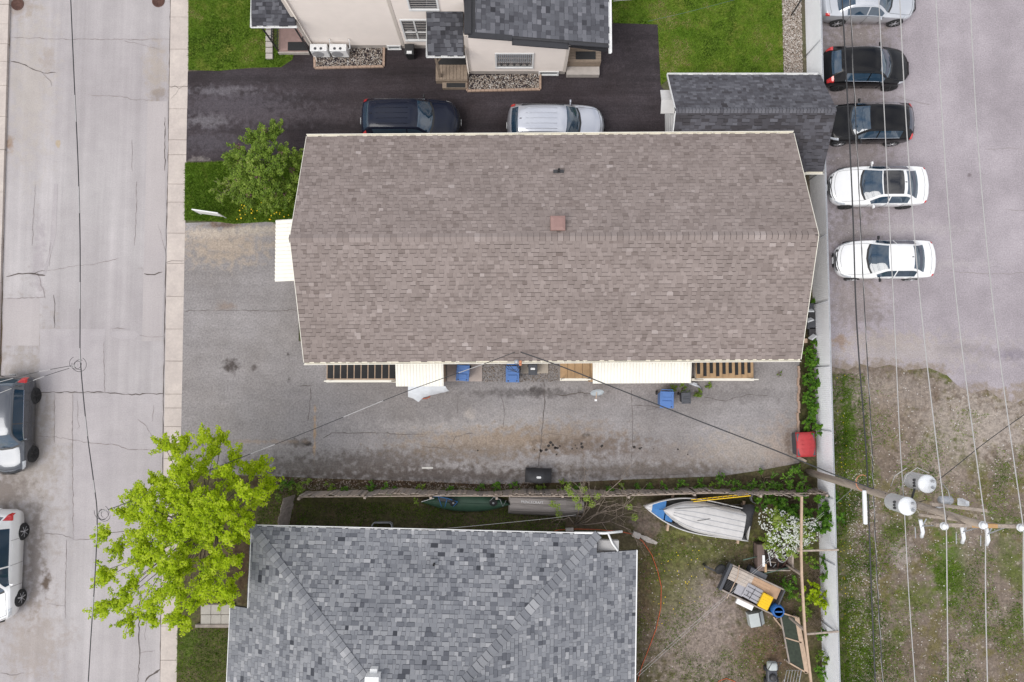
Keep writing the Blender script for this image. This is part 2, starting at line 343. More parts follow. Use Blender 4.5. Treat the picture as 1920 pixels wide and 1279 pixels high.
M['drive'] = paving('worn_asphalt', gd, fine=(12,.3), big=.28, streak=[((.1,1,1),1.2,.9,1.1)], mid=(1.6,.10),
    blobs=[(432,687,17,14,srgb(82,74,70,K),.9),(476,691,5,9,srgb(96,88,84,K),.8),(540,664,4,4,srgb(70,64,62,K),.8),(542,712,5,5,srgb(80,74,70,K),.8),(752,461,4,4,srgb(80,70,62,K),.8),(422,575,20,9,srgb(150,132,118,K),.6),
        (420,460,90,40,srgb(190,174,156,K),.85),(390,437,60,13,srgb(206,192,176,K),.7),(420,423,40,7,srgb(112,92,80,K),.85),(480,432,90,10,srgb(200,188,172,K),.7),
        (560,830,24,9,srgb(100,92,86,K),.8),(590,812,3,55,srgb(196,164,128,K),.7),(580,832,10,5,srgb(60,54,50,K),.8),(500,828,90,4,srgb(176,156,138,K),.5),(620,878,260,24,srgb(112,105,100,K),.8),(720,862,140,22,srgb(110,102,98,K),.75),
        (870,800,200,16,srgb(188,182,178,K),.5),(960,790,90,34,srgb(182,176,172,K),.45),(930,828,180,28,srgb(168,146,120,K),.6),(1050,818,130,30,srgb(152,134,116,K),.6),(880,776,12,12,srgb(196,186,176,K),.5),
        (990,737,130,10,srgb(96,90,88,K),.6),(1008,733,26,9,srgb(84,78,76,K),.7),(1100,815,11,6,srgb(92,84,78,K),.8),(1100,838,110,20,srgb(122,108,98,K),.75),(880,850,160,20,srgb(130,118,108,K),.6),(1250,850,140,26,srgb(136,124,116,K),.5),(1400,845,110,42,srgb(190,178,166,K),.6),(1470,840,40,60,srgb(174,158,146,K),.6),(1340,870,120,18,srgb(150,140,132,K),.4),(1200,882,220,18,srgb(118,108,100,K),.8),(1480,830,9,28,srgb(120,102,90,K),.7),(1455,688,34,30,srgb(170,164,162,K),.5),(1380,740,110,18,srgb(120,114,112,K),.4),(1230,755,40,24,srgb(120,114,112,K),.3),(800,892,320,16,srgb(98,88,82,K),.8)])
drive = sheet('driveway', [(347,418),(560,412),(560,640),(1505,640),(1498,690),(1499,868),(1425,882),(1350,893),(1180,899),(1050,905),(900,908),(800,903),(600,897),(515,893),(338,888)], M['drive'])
for pts, w in [([(1020,715),(1021,760),(1017,800),(1013,840),(1009,875)],.045),([(1041,740),(1060,742),(1085,736),(1110,739)],.05),([(1184,730),(1185,760),(1186,800),(1184,880)],.03),([(1009,875),(990,880),(960,886),(930,893)],.045),([(605,822),(622,812),(660,812),(720,812),(760,815),(800,814)],.04),([(780,833),(800,838),(845,842),(855,818),(890,812)],.03),([(583,725),(581,765),(577,790)],.035),([(563,724),(590,722)],.035),([(1186,760),(1215,761),(1240,764)],.035),([(1017,817),(1030,813),(1065,817)],.03),([(1320,745),(1360,752),(1400,740),(1440,742)],.03),([(1190,890),(1260,890),(1300,888)],.04),([(940,740),(946,770),(944,800)],.025),([(345,583),(420,582),(500,583),(560,581)],.03),([(857,740),(859,775)],.025),([(1210,770),(1235,765)],.02)]:
    ribbon(pts, w, .004, M['crack'], drive)
M['oil'] = mat('oil_spot', srgb(58,50,46,K*.8), .8, var=.2, obj=False)
for i in range(26):
    px = 970 + rng.random()*350 if i > 14 else rng.choice([1015,1022,1030,1036,1044,1049,1055,1070,1080,1120,1128,1093,1112,895,915]) + rng.uniform(-3,3); py = rng.gauss(838,5) + (i % 3)
    r = rng.uniform(.03,.085); c = W(px,py,.004)
    MB().poly([c+Vector((math.cos(a)*r*rng.uniform(.6,1.2), math.sin(a)*r*rng.uniform(.6,1.1),0)) for a in [k*.628 for k in range(10)]]).build('oil_spot', M['oil'], drive)
M['paintline'] = mat('faded_line_paint', srgb(226,222,214,K), .8, var=.15, scale=8, obj=False)
MB().poly([W(x,y,.004) for x,y in [(791,876),(812,876),(812,879),(791,879)]]).build('paint_mark', M['paintline'], drive)

M['lot'] = paving('parking_asphalt', (srgb(190,181,185,K), srgb(172,163,167,K)), fine=(15.4,0.25), big=.2, streak=[((1,.3,1),.7,.93,1.06)], mid=(.9,.10),
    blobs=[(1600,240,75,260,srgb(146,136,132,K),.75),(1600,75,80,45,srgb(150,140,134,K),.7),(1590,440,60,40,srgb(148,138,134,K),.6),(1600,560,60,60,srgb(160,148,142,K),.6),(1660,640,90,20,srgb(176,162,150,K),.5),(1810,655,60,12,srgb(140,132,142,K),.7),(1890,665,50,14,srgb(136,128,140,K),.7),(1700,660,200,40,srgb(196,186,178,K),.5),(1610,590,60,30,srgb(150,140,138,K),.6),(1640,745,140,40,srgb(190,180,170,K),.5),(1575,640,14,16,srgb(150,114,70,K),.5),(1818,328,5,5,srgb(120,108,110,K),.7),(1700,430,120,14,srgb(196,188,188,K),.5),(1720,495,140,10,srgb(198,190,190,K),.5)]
    + [(1556+46*k, (692 if k < 4 else 700 if k < 5 else 738)+(8 if k%2 else -2), 42, 20, srgb(158,144,131,K), .85) for k in range(9)])
lot = sheet('parking_lot', [(1530,-260),(3200,-260),(3200,760),(1990,760),(1940,738),(1905,756),(1875,748),(1850,730),(1822,738),(1800,728),(1776,704),(1742,690),(1700,694),(1668,684),(1640,690),(1612,682),(1590,694),(1570,690),(1548,684)], M['lot'])
for pts in [[(1850,280),(1885,278),(1930,280)],[(1880,392),(1905,395),(1935,393)],[(1770,508),(1820,512),(1870,514),(1925,512)],[(1680,180),(1720,192),(1745,196)]]: ribbon(pts, .03, .004, M['seam'], lot)
dirt = srgb(146,132,120,K); dirt2 = srgb(120,106,92,K); grn = srgb(92,104,40,K); grn2 = srgb(118,112,62,K)
M['vacant'] = paving('vacant_earth', (dirt, dirt2), fine=(9,0.375), big=.3, mid=(3,.2), patch=[(.9,.50,.10,srgb(114,106,62,K),.75),(.42,.53,.10,grn,.75),(2.2,.58,.08,srgb(190,178,164,K),.6)],
    blobs=[(1680,740,150,40,srgb(172,160,150,K),.8),(1860,800,110,60,srgb(180,168,158,K),.85),(1760,860,90,60,srgb(164,150,138,K),.6),(1585,1000,24,330,srgb(92,100,40,K),.7),(1600,1200,60,90,srgb(78,92,32,K),.75),(1780,1060,36,90,srgb(84,110,22,K),.85),(1720,1120,60,30,srgb(96,108,40,K),.7),(1890,1040,30,40,srgb(92,106,36,K),.7),(1690,1040,24,30,srgb(172,160,152,K),.8),(1740,760,60,60,srgb(150,136,124,K),.7),(1755,745,10,30,srgb(106,88,72,K),.85),(1848,718,18,22,srgb(112,94,78,K),.85),(1800,790,100,60,srgb(176,164,152,K),.7),(1660,790,60,70,srgb(150,134,118,K),.7),(1590,790,16,80,srgb(84,110,26,K),.85),(1620,890,26,40,srgb(92,104,40,K),.7),(1840,1060,40,90,srgb(134,120,110,K),.6)])
xF = FENCE_X
MB().poly([(xF,-80,-.006),(120,-80,-.006),(120,5,-.006),(xF,5,-.006)]).build('vacant_lot', M['vacant'], kind='structure')
M['yard'] = paving('yard_earth', (srgb(108,96,74,K), srgb(88,86,54,K)), fine=(9,0.4375), big=.45, mid=(3.2,.3), patch=[(1.1,.52,.12,srgb(84,92,38,K),.7),(.8,.56,.1,srgb(112,92,74,K),.6)],
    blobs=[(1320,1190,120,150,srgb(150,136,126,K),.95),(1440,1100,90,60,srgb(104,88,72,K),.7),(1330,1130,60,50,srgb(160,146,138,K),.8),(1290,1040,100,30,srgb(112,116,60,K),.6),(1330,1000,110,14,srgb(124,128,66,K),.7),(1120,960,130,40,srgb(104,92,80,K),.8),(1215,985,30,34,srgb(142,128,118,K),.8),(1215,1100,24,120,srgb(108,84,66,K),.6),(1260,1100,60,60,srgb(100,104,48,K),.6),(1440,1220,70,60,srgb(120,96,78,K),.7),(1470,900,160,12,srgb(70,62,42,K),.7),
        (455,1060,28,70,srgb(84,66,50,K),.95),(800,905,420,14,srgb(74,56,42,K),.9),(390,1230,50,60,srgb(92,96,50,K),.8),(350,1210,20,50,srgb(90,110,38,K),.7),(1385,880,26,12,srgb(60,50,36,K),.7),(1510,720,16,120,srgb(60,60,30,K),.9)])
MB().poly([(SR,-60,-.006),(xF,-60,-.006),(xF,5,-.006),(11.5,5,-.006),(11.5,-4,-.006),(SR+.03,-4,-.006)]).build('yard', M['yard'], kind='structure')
M['lawn'] = paving('lawn_soil', (srgb(88,118,28,K), srgb(104,126,38,K)), fine=(9.52,0.4375), big=.5, mid=(3,.2), patch=[(.9,.54,.1,srgb(150,148,72,K),.45)])
LAWNS = {'a': [(353,-40),(600,-40),(600,20),(560,70),(548,112),(527,126),(470,127),(410,133),(353,131)],
         'b': [(1140,-40),(1466,-40),(1469,146),(1256,146),(1239,160),(1236,100),(1233,46),(1150,43)],
         'c': [(347,305),(380,305),(440,301),(590,301),(590,400),(540,419),(500,416),(440,420),(400,415),(346,413)]}
for k in 'abc': sheet('lawn', LAWNS[k], M['lawn'], .006 if k != 'c' else .008)
# ---- grass blades (uncountable: stuff)
M['grass'] = tonemat('grass_blades', [(0, srgb(64,98,10,K)), (.35, srgb(110,150,30,K)), (.65, srgb(146,176,56,K)), (.85, srgb(172,170,92,K)), (1, srgb(206,190,138,K))], .8, .35, None)
def inpoly(x, y, poly):
    c = False; j = len(poly)-1
    for i in range(len(poly)):
        xi, yi = poly[i][0], poly[i][1]; xj, yj = poly[j][0], poly[j][1]
        if (yi > y) != (yj > y) and x < (xj-xi)*(y-yi)/(yj-yi)+xi: c = not c
        j = i
    return c
def grass(polys, dens, h, label, base=.35, amp=.5, mask=None, w=.016, z=.0, holes=()):
    g = MB()
    for poly in polys:
        q = [W(x,y) for x,y in poly]; x0, x1 = min(p.x for p in q), max(p.x for p in q); y0, y1 = min(p.y for p in q), max(p.y for p in q)
        for _ in range(int((x1-x0)*(y1-y0)*dens)):
            x, y = rng.uniform(x0,x1), rng.uniform(y0,y1)
            if not inpoly(x,y,q): continue
            if mask is not None:
                mv = mnoise.noise((x*.5+9,y*.5+3,0)) + .5*mnoise.noise((x*1.7,y*1.7,5))
                if mv < mask + rng.uniform(-.25,.25): continue
            n = mnoise.noise((x*.7,y*.7,1.7))*.6 + mnoise.noise((x*2.3,y*2.3,8))*.4
            t = base + amp*n + rng.uniform(-.15,.15)
            a = rng.uniform(0,6.283); hh = h*rng.uniform(.5,1.3); l = hh*rng.uniform(.2,1.1); b = rng.uniform(0,6.283)
            dx, dy = math.cos(a)*w, math.sin(a)*w
            g.add([(x-dx,y-dy,z),(x+dx,y+dy,z),(x+math.cos(b)*l,y+math.sin(b)*l,z+hh)], [(0,1,2)], min(.99,max(.01,t)))
    return g.build('grass', M['grass'], None, label=label, cat='grass', kind='stuff')
grass([LAWNS['a']], 900, .07, 'short green lawn grass in front of the beige house', .44, 1.2)
grass([LAWNS['b']], 800, .07, 'green lawn grass with straw patches beside the white fence', .5, 1.5)
grass([LAWNS['c']], 900, .11, 'long green grass around the lilac bush', .3, .45)
grass([[(332,1178),(430,1178),(428,1330),(330,1330)],[(500,905),(560,905),(545,985),(480,985)]], 500, .07, 'rough grass on the front strip by the grey roofed house', .4, .6)
grass([[(556,942),(1060,942),(1060,1000),(556,990)]], 420, .08, 'dull shaded grass between the board fence and grey house', .42, .7, mask=-.2)
grass([[(1196,1000),(1420,1010),(1500,1060),(1500,1400),(1196,1400)]], 330, .08, 'sparse yard grass around the trailer and boat', .52, .7, mask=.12)
grass([[(1560,860),(1960,900),(1960,1400),(1568,1400)]], 420, .09, 'patchy rough grass on the vacant lot', .46, .7, mask=.1)
grass([[(1560,720),(1700,740),(1960,800),(1960,900),(1560,860)]], 260, .08, 'thin tufts of grass on the gravel by the asphalt edge', .55, .6, mask=.22)
grass([[(1549,700),(1580,700),(1590,800),(1586,1000),(1596,1400),(1566,1400)],[(1580,700),(1620,700),(1640,1000),(1640,1400),(1585,1400)]], 420, .13, 'long grass along the foot of the white fence', .42, .6, mask=-.15)
# ---- loose stones and litter
def pebbles(name, poly, n, r, label, cat, z=0.0, tone=(.1,1), pile=0, flat=.6, par=None):
    g = MB(); q = [W(x,y,z) for x,y in poly]; x0, x1 = min(p.x for p in q), max(p.x for p in q); y0, y1 = min(p.y for p in q), max(p.y for p in q); k = 0
    while k < n:
        x, y = rng.uniform(x0,x1), rng.uniform(y0,y1)
        if not inpoly(x,y,q): k += .2; continue
        k += 1; rr = rng.uniform(*r); zz = z + rng.random()*pile; a = rng.uniform(0,6.28); e = rng.uniform(.6,1)
        vs = [(x+math.cos(a+i*1.2566)*rr*(e if i%2 else 1)*rng.uniform(.8,1.1), y+math.sin(a+i*1.2566)*rr*rng.uniform(.7,1), zz) for i in range(5)]
        top = [(x+(v[0]-x)*.55, y+(v[1]-y)*.55, zz+rr*flat*rng.uniform(.7,1.2)) for v in vs]
        g.add(vs+top, [(5,6,7,8,9)]+[(i,(i+1)%5,5+(i+1)%5,5+i) for i in range(5)], rng.uniform(*tone))
    return g.build(name, M['stone'], par, label=label, cat=cat, kind='stuff')
pebbles('gravel', [(1465,-40),(1501,-40),(1505,145),(1470,145)], 5200, (.018,.045), 'pale gravel strip between lawn and white fence', 'gravel', .0, pile=.03)
pebbles('loose_stones', [(1560,700),(1640,690),(1720,700),(1960,770),(1960,1330),(1575,1330)], 2600, (.012,.042), 'loose pale stones scattered over the vacant lot', 'stones', tone=(.4,1))
pebbles('loose_stones', [(1585,880),(1640,880),(1660,1279),(1590,1279)], 1500, (.014,.04), 'pale wood chips and stones in the grass by the cables', 'stones', tone=(.45,1))
pebbles('loose_stones', [(1560,30),(1640,30),(1640,690),(1560,690)], 70, (.012,.035), 'bits of pale grit on the parking lot edge', 'stones', tone=(.6,1))
pebbles('dead_leaves', [(515,896),(1000,905),(1000,922),(515,918)], 900, (.02,.045), 'brown leaf litter along the board fence', 'leaf litter', tone=(0,.35), flat=.2)
pebbles('yard_debris', [(1200,1010),(1340,1000),(1500,1060),(1500,1279),(1200,1279)], 900, (.012,.045), 'bits of wood, leaves and debris scattered on the yard soil', 'debris', tone=(.0,.75), flat=.3)
M['dandelion'] = mat('dandelion_yellow', srgb(245,212,20,K*1.1), .7, var=.1)
def dots(poly, n, label, r=.035):
    g = MB(); q = [W(x,y) for x,y in poly]; x0, x1 = min(p.x for p in q), max(p.x for p in q); y0, y1 = min(p.y for p in q), max(p.y for p in q)
    for _ in range(n):
        x, y = rng.uniform(x0,x1), rng.uniform(y0,y1)
        if not inpoly(x,y,q): continue
        h = rng.uniform(.06,.14); rr = r*rng.uniform(.6,1.2)
        g.lathe([(rr*.5,h),(rr,h+.012),(rr*.4,h+.02)], (x,y,0), 6)
    g.build('dandelions', M['dandelion'], label=label, cat='flowers', kind='stuff')
dots([(455,370),(550,370),(540,415),(440,412)], 46, 'yellow dandelions in the grass under the lilac bush')
dots([(1566,690),(1584,690),(1600,1200),(1576,1200)], 60, 'yellow dandelions along the white fence foot', .02)
dots([(1220,1030),(1320,1030),(1330,1110),(1225,1180)], 60, 'yellow dandelions in the back yard grass', .022)
# ================================================================== buildings
M['sh_brown'] = tonemat('brown_shingles', [(0, srgb(72,63,60,K)), (.12, srgb(130,117,111,K)), (.5, srgb(159,146,140,K)), (.85, srgb(174,161,155,K)), (1, srgb(191,179,174,K))], .92, fine=(70,.16), big=(.5,.07))
M['sh_grey'] = tonemat('grey_shingles', [(0, srgb(66,68,74,K)), (.15, srgb(104,106,113,K)), (.5, srgb(144,146,151,K)), (.8, srgb(166,167,170,K)), (1, srgb(190,190,192,K))], .92, fine=(70,.16), big=(.5,.06))
M['sh_dark'] = tonemat('charcoal_shingles', [(0, srgb(44,42,44,K)), (.2, srgb(72,69,72,K)), (.6, srgb(98,97,103,K)), (1, srgb(126,126,132,K))], .92, fine=(70,.18), big=(.6,.1))
M['sh_slate'] = tonemat('slate_shingles', [(0, srgb(54,54,58,K)), (.3, srgb(84,84,90,K)), (.6, srgb(108,109,115,K)), (1, srgb(140,140,146,K))], .92, fine=(70,.16), big=(.6,.08))
M['underlay'] = mat('roof_underlay', srgb(64,60,60,K), .95, var=.1)
def shingles(par, O, U, V, span, vlen, e, widths, m, tones, indiv=0, h=.016, gap=0.004, dark=.0, teeth=.5):
    """courses of tabs on a roof plane; span(v) -> (u0, u1). The topmost 'indiv' tabs are pieces of their own."""
    O, U, V = Vector(O), Vector(U).normalized(), Vector(V).normalized(); N = U.cross(V)
    Mx = Matrix(((U.x,V.x,N.x,0),(U.y,V.y,N.y,0),(U.z,V.z,N.z,0),(0,0,0,1)))
    rows = int(vlen / e); tabs = []
    for j in range(rows+1):
        v0 = j*e
        if v0 > vlen-.02: break
        v1 = min(v0+e, vlen); sp = span((v0+v1)/2)
        if not sp: continue
        u, u1 = sp; u += 0; off = rng.random()*.2; first = True
        while u < u1-.005:
            w = rng.choice(widths) - (off if first and False else 0); w = min(w, u1-u)
            tabs.append((u, w, v0, v1, tones())); u += w; first = False
    stdw = set(round(w,3) for w in widths); cache = {}; nind = 0; stuff = MB()
    order = sorted(range(len(tabs)), key=lambda k: -tabs[k][2])
    chosen = set()
    for k in order:
        if nind >= indiv: break
        u, w, v0, v1, t = tabs[k]
        if round(w,3) in stdw and abs((v1-v0)-e) < 1e-4: chosen.add(k); nind += 1
    def tabmb(mb, u, w, v0, v1, t, proud, mx=None):
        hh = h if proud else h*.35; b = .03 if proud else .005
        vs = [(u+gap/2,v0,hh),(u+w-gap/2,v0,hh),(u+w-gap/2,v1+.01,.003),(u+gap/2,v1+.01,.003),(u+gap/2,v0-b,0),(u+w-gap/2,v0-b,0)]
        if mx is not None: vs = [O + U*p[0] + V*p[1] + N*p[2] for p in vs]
        mb.add(vs, [(0,1,2,3),(4,5,1,0),(4,0,3),(5,2,1)], [t, dark if proud else t, t, t])  # dark butt on proud tabs: printed band plus shadow line put into the colour
    for k, (u, w, v0, v1, t) in enumerate(tabs):
        proud = (k % 2 == 0) if rng.random() < .75 else rng.random() < teeth
        if k in chosen:
            key = (round(w,3), int(t*7), proud)
            if key not in cache:
                mb = MB(); tabmb(mb, 0, w, 0, e, (key[1]+.5)/7, proud); cache[key] = mb.mesh('shingle', m)
            mw = Mx.copy(); mw.translation = O + U*u + V*v0
            link_mesh('shingle', cache[key], par, mw)
        else: tabmb(stuff, u, w, v0, v1, t, proud, 1)
    o = link_mesh('shingle_field', stuff.mesh('shingle_field', m), par); o['kind'] = 'stuff'
    return o
def caps(par, a, b, nL, nR, wd, ex, m, tone=lambda: rng.uniform(.2,.9), name='ridge_cap', lift=.02):
    """folded cap shingles along a ridge or hip; nL, nR: directions down each side"""
    a, b = Vector(a), Vector(b); d = (b-a).normalized(); n = int((b-a).length/ex); cache = {}
    nL, nR = Vector(nL).normalized(), Vector(nR).normalized(); up = -(nL+nR).normalized()
    for i in range(n):
        t = int(tone()*6)
        if t not in cache:
            mb = MB(); A = -d*.03
            P = [A+nL*wd+up*lift, A+up*(lift+.025), A+nR*wd+up*lift, d*ex+nL*wd+up*.006, d*ex+up*(.012+.01), d*ex+nR*wd+up*.006]
            B = [A+nL*wd-up*.01-d*.022, A+up*.006-d*.022, A+nR*wd-up*.01-d*.022]
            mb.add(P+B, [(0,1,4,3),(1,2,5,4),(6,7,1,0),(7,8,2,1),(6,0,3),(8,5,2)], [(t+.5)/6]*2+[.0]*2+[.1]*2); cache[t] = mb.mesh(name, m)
        link_mesh(name, cache[t], par, Matrix.Translation(a + d*ex*i))
def gutter(par, a, b, out, m, w=.13, h=.12, name='gutter', step=.75):
    a, b, o = Vector(a), Vector(b), Vector(out).normalized(); z = Vector((0,0,1)); g = MB(); t = .012
    prof = [(0,0),(0,-h),(w,-h),(w+.02,0),(w+.02-t*2,0),(w-t,-h+t),(t,-h+t),(t,0)]
    g.grid([[p + o*q[0] + z*q[1] for q in prof+[prof[0]]] for p in (a,b)])
    ob = g.build(name, m, par)
    d = b-a; n = int(d.length/step); hb = MB()
    for i in range(1, n):
        p = a + d*i/n; hb.beam(p - z*.012, p + o*(w+.01) - z*.012, .02, .012)
    if n > 1: hb.build('hanger', m, ob)
    return ob

# ---- long house with brown shingle roof
bh = thing('house', (1.70,5.82,0), 'long low house with brown shingle gable roof and cream gutters', 'house', rot=.0065, local=True)
HL, HD, ZE, ZR = 10.63, 4.92, 2.78, 4.84
M['wall_beige'] = mat('beige_stucco', srgb(214,204,192,K), .9, var=.06)
wl_ = MB(); wl_.box(-HL+.35, HL-.35, -HD+.75, HD-.75, 0, ZE-.15)
for x in (-HL+.35, HL-.35):
    wl_.add([(x-.01,-HD+.75,ZE-.15),(x-.01,HD-.75,ZE-.15),(x-.01,0,ZR-.22),(x+.01,-HD+.75,ZE-.15),(x+.01,HD-.75,ZE-.15),(x+.01,0,ZR-.22)], [(0,1,2),(3,5,4),(0,2,5,3),(1,4,5,2)])
wl_.build('wall', M['wall_beige'], bh)
rf = MB(); th_ = .14
for s in (-1, 1):
    rf.add([(-HL,s*HD,ZE-.012),(HL,s*HD,ZE-.012),(HL,0,ZR-.012),(-HL,0,ZR-.012),(-HL,s*HD,ZE-th_),(HL,s*HD,ZE-th_),(HL,0,ZR-th_),(-HL,0,ZR-th_)],
           [(0,1,2,3) if s < 0 else (3,2,1,0),(4,7,6,5),(0,4,5,1),(1,5,6,2),(3,7,4,0)])
roof = rf.build('roof', M['underlay'], bh)
sl = math.hypot(HD, ZR-ZE)
tb = lambda: min(.99, max(.13, rng.gauss(.5,.09) + (.27 if rng.random() < .08 else 0) - (.14 if rng.random() < .12 else 0)))
Wb = [.15,.19,.23,.27]
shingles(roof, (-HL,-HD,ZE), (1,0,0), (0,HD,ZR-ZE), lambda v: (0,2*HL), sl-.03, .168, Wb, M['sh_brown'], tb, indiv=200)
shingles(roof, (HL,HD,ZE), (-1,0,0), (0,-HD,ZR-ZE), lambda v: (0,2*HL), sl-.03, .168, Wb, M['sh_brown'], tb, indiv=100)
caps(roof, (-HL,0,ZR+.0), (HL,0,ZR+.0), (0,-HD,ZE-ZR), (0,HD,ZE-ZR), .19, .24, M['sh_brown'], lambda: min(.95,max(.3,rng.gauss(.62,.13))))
for s, nm in ((-1,'a'),(1,'b')):
    gutter(roof, (-HL-.02,s*(HD-.01),ZE-.01), (HL+.02,s*(HD-.01),ZE-.01), (0,s,0), M['cream'], .115, .12, step=.9 if s < 0 else .7)
for x in (-HL-.012, HL+.012):
    r_ = MB()
    for s in (-1,1): r_.beam((x,s*HD,ZE-.03),(x,0,ZR-.03),.02,.1)
    r_.build('drip_edge', M['cream'], roof)
M['vent_brown'] = mat('brown_vent_metal', srgb(164,130,122,K), .5, var=.08)
zr = lambda y: ZR - abs(y)*(ZR-ZE)/HD
vx, vy = W(1046,416,4.75).x-1.70, .55
v_ = MB(); v_.frust((vx,vy,zr(vy)-.12),(.42,.42),(.42,.42),.30).frust((vx,vy,zr(vy)+.18),(.62,.62),(.58,.58),.09).frust((vx,vy,zr(vy)+.27),(.58,.58),(.36,.36),.03)
v_.build('roof_vent', M['vent_brown'], roof, bevel=.01)
px_ = W(1050,322,4.2).x-1.70; yy = 3.0
MB().box(px_-.22,px_+.22,yy-.02,yy+.12,zr(yy+.05)+.0,zr(yy-.02)+.03).build('flashing', M['dark'], roof)
MB().lathe([(.05,-.2),(.05,.32),(.035,.32),(.035,.2)], (px_,yy+.05,zr(yy)), 12).build('vent_pipe', M['black'], roof, True)
# service mast with weatherhead on the south eave
mx, my = W(967,664,4.0).x-1.70, -HD-.08
MB().tube([(mx,my,.9),(mx,my,3.85)], .035, 10).build('service_mast', M['grey_metal'], bh, True)
MB().lathe([(.05,3.8),(.10,3.86),(.10,3.95),(.05,4.02),(0,4.03)], (mx,my,0), 12).build('weatherhead', M['grey_metal'], bh, True)
M['insul'] = mat('orange_insulator', srgb(226,150,110,K), .5)
MB().lathe([(.05,0),(.07,.05),(.05,.1),(0,.11)], (mx+.16,my,3.86), 10).lathe([(.05,0),(.07,.05),(.05,.1),(0,.11)], (mx+.16,my-.1,3.78), 10).build('insulator', M['insul'], bh, True)
g = MB()
for k in range(3): g.tube([(mx,my-.05,3.93),(mx+.03+.05*k,my-.22-.05*k,3.7),(mx+.06*k-.05,my-.32-.06*k,3.3+.1*k),(mx-.14-.1*k,my-.30,3.35),(mx-.3-.1*k,my-.12,3.75)], .012, 5)
g.build('drip_loop', M['wire_dark'], bh)
# corrugated awnings
def corrugated(par, p00, p10, p01, p11, n, amp, m, name='awning', th=.012):
    """sheet between edge p00->p10 (ribs counted along it) and p01->p11"""
    p00,p10,p01,p11 = map(Vector,(p00,p10,p01,p11)); r0 = []; r1 = []; nrm = (p10-p00).cross(p01-p00).normalized()
    if nrm.z < 0: nrm = -nrm
    for i in range(n*4+1):
        t = i/(n*4); z = amp if i % 4 in (1,2) else -amp
        r0.append(p00.lerp(p10,t)+nrm*z); r1.append(p01.lerp(p11,t)+nrm*z)
    mb = MB(); mb.grid([r0,r1]); o = mb.build(name, m, par)
    s = o.modifiers.new('thickness','SOLIDIFY'); s.thickness = th; s.offset = 0
    return o
L = lambda px,py,z: Vector((W(px,py,z).x-1.70, W(px,py,z).y-5.82, z))
M['cream2'] = mat('cream_awning_metal', (.80,.77,.68), .5, var=.05, scale=2)
def awn_s(x0,x1,yb,z0,z1,n,nm='awning'):
    xa, xb = L(x0,yb,z0).x, L(x1,yb,z0).x; y1 = L(x0,yb,z0).y
    a = corrugated(bh, (xa,-HD+.5,z1),(xb,-HD+.5,z1),(xa,y1,z0),(xb,y1,z0), n, .014, M['cream2'], nm)
    MB().box(xa,xb,y1-.02,y1+.005,z0-.08,z0+.005).box(xa,xa+.03,y1,-HD+.5,z0-.04,z0+.0).box(xb-.03,xb,y1,-HD+.5,z0-.04,z0).build('awning_trim', M['cream2'], bh)
    for x in (xa+.1, xb-.1): MB().tube([(x,y1+.06,z0-.05),(x,-HD+.74,z0-.75)], .015, 6).build('awning_brace', M['cream2'], bh)
awn_s(741,830,722,2.0,2.35,15); awn_s(1110,1294,719,2.0,2.35,31)
xa = L(517,467,2.1).x; ya, yb = L(517,410,2.1).y, L(517,525,2.1).y
corrugated(bh, (-HL+.36,ya,2.6),(-HL+.36,yb,2.6),(xa,ya,2.15),(xa,yb,2.15), 16, .014, M['cream2'])
# front steps on the long side
def steps(name, px0, px1, py, n, zlo, zhi, m, up=1, label='', mats=None):
    a, b = W(px0,py,zlo), W(px1,py,zhi); yo = W(px0,py,.4).y; yi = 1.62
    t = thing(name, ((a.x+b.x)/2,(yo+yi)/2,0), label, 'steps'); dx = (b.x-a.x)/n
    for i in range(n):
        z = zlo + (zhi-zlo)*((i+1)/n if up > 0 else (n-i)/n); x0, x1 = a.x+dx*i, a.x+dx*(i+1)
        tr = MB().box(x0,x1,yo+.14,yi,z-.06,z).build('tread', m, t)
        if mats: MB().box(x0+.045,x1-.02 if mats == 1 else x0+.045+(x1-x0)*.45,yo+.2+(rng.uniform(0,.25) if mats==2 else 0),yi-.02,z,z+.012).build('tread_mat', M['rubber'], tr)
        MB().box(x0+.02,x0+.05,yo+.16,yi,max(0,z-.3),z-.06).build('riser', M['cream'], t)
    MB().beam((a.x,yo+.08,zlo+.02),(b.x,yo+.08,zlo+.06),.12,.2).build('stringer', M['cream'], t)
    r0, r1 = (zlo,zhi) if up > 0 else (zhi,zlo)
    MB().beam((a.x+.1,yo+.08,r0+.85),(b.x-.05,yo+.08,r1+.85),.05,.05).build('handrail', M['cream'], t)
    for f in (.05,.95):
        x = a.x+(b.x-a.x)*f; z = r0+(r1-r0)*f; MB().box(x-.03,x+.03,yo+.05,yo+.11,0,z+.85).build('post', M['cream'], t)
    return t
steps('steps', 613, 742, 718, 10, .1, 1.0, M['wood_new'], 1, 'entrance steps with black rubber tread mats under the brown roof', 1)
steps('steps', 1050, 1106, 715, 4, .1, .9, M['tan_tread'], 1, 'short tan wooden steps between the pebble bed and long awning')
steps('steps', 1296, 1424, 715, 9, .1, .95, M['tan_tread'], -1, 'tan wooden steps with dark rubber strips beside the long awning', 2)
def pad(name, pts, z, m, label, cat, par=None): return MB().prism([tuple(W(x,y,z))[:2] for x,y in pts], -.002, z).build(name, m, par, label=label, cat=cat, bevel=.01)
pad('landing', [(742,676),(832,676),(832,716),(742,716)], .98, M['wood_new'], 'raised cream landing under the short awning', 'landing')
pad('landing', [(1107,676),(1294,676),(1294,716),(1107,716)], .92, M['tan_tread'], 'raised tan landing under the long awning', 'landing')
pad('paving_pad', [(838,676),(904,676),(904,715),(838,715)], .05, mat('pink_paver', srgb(206,190,180,K), .9, var=.08), 'pinkish concrete pad under a blue wheeled bin', 'concrete pad')
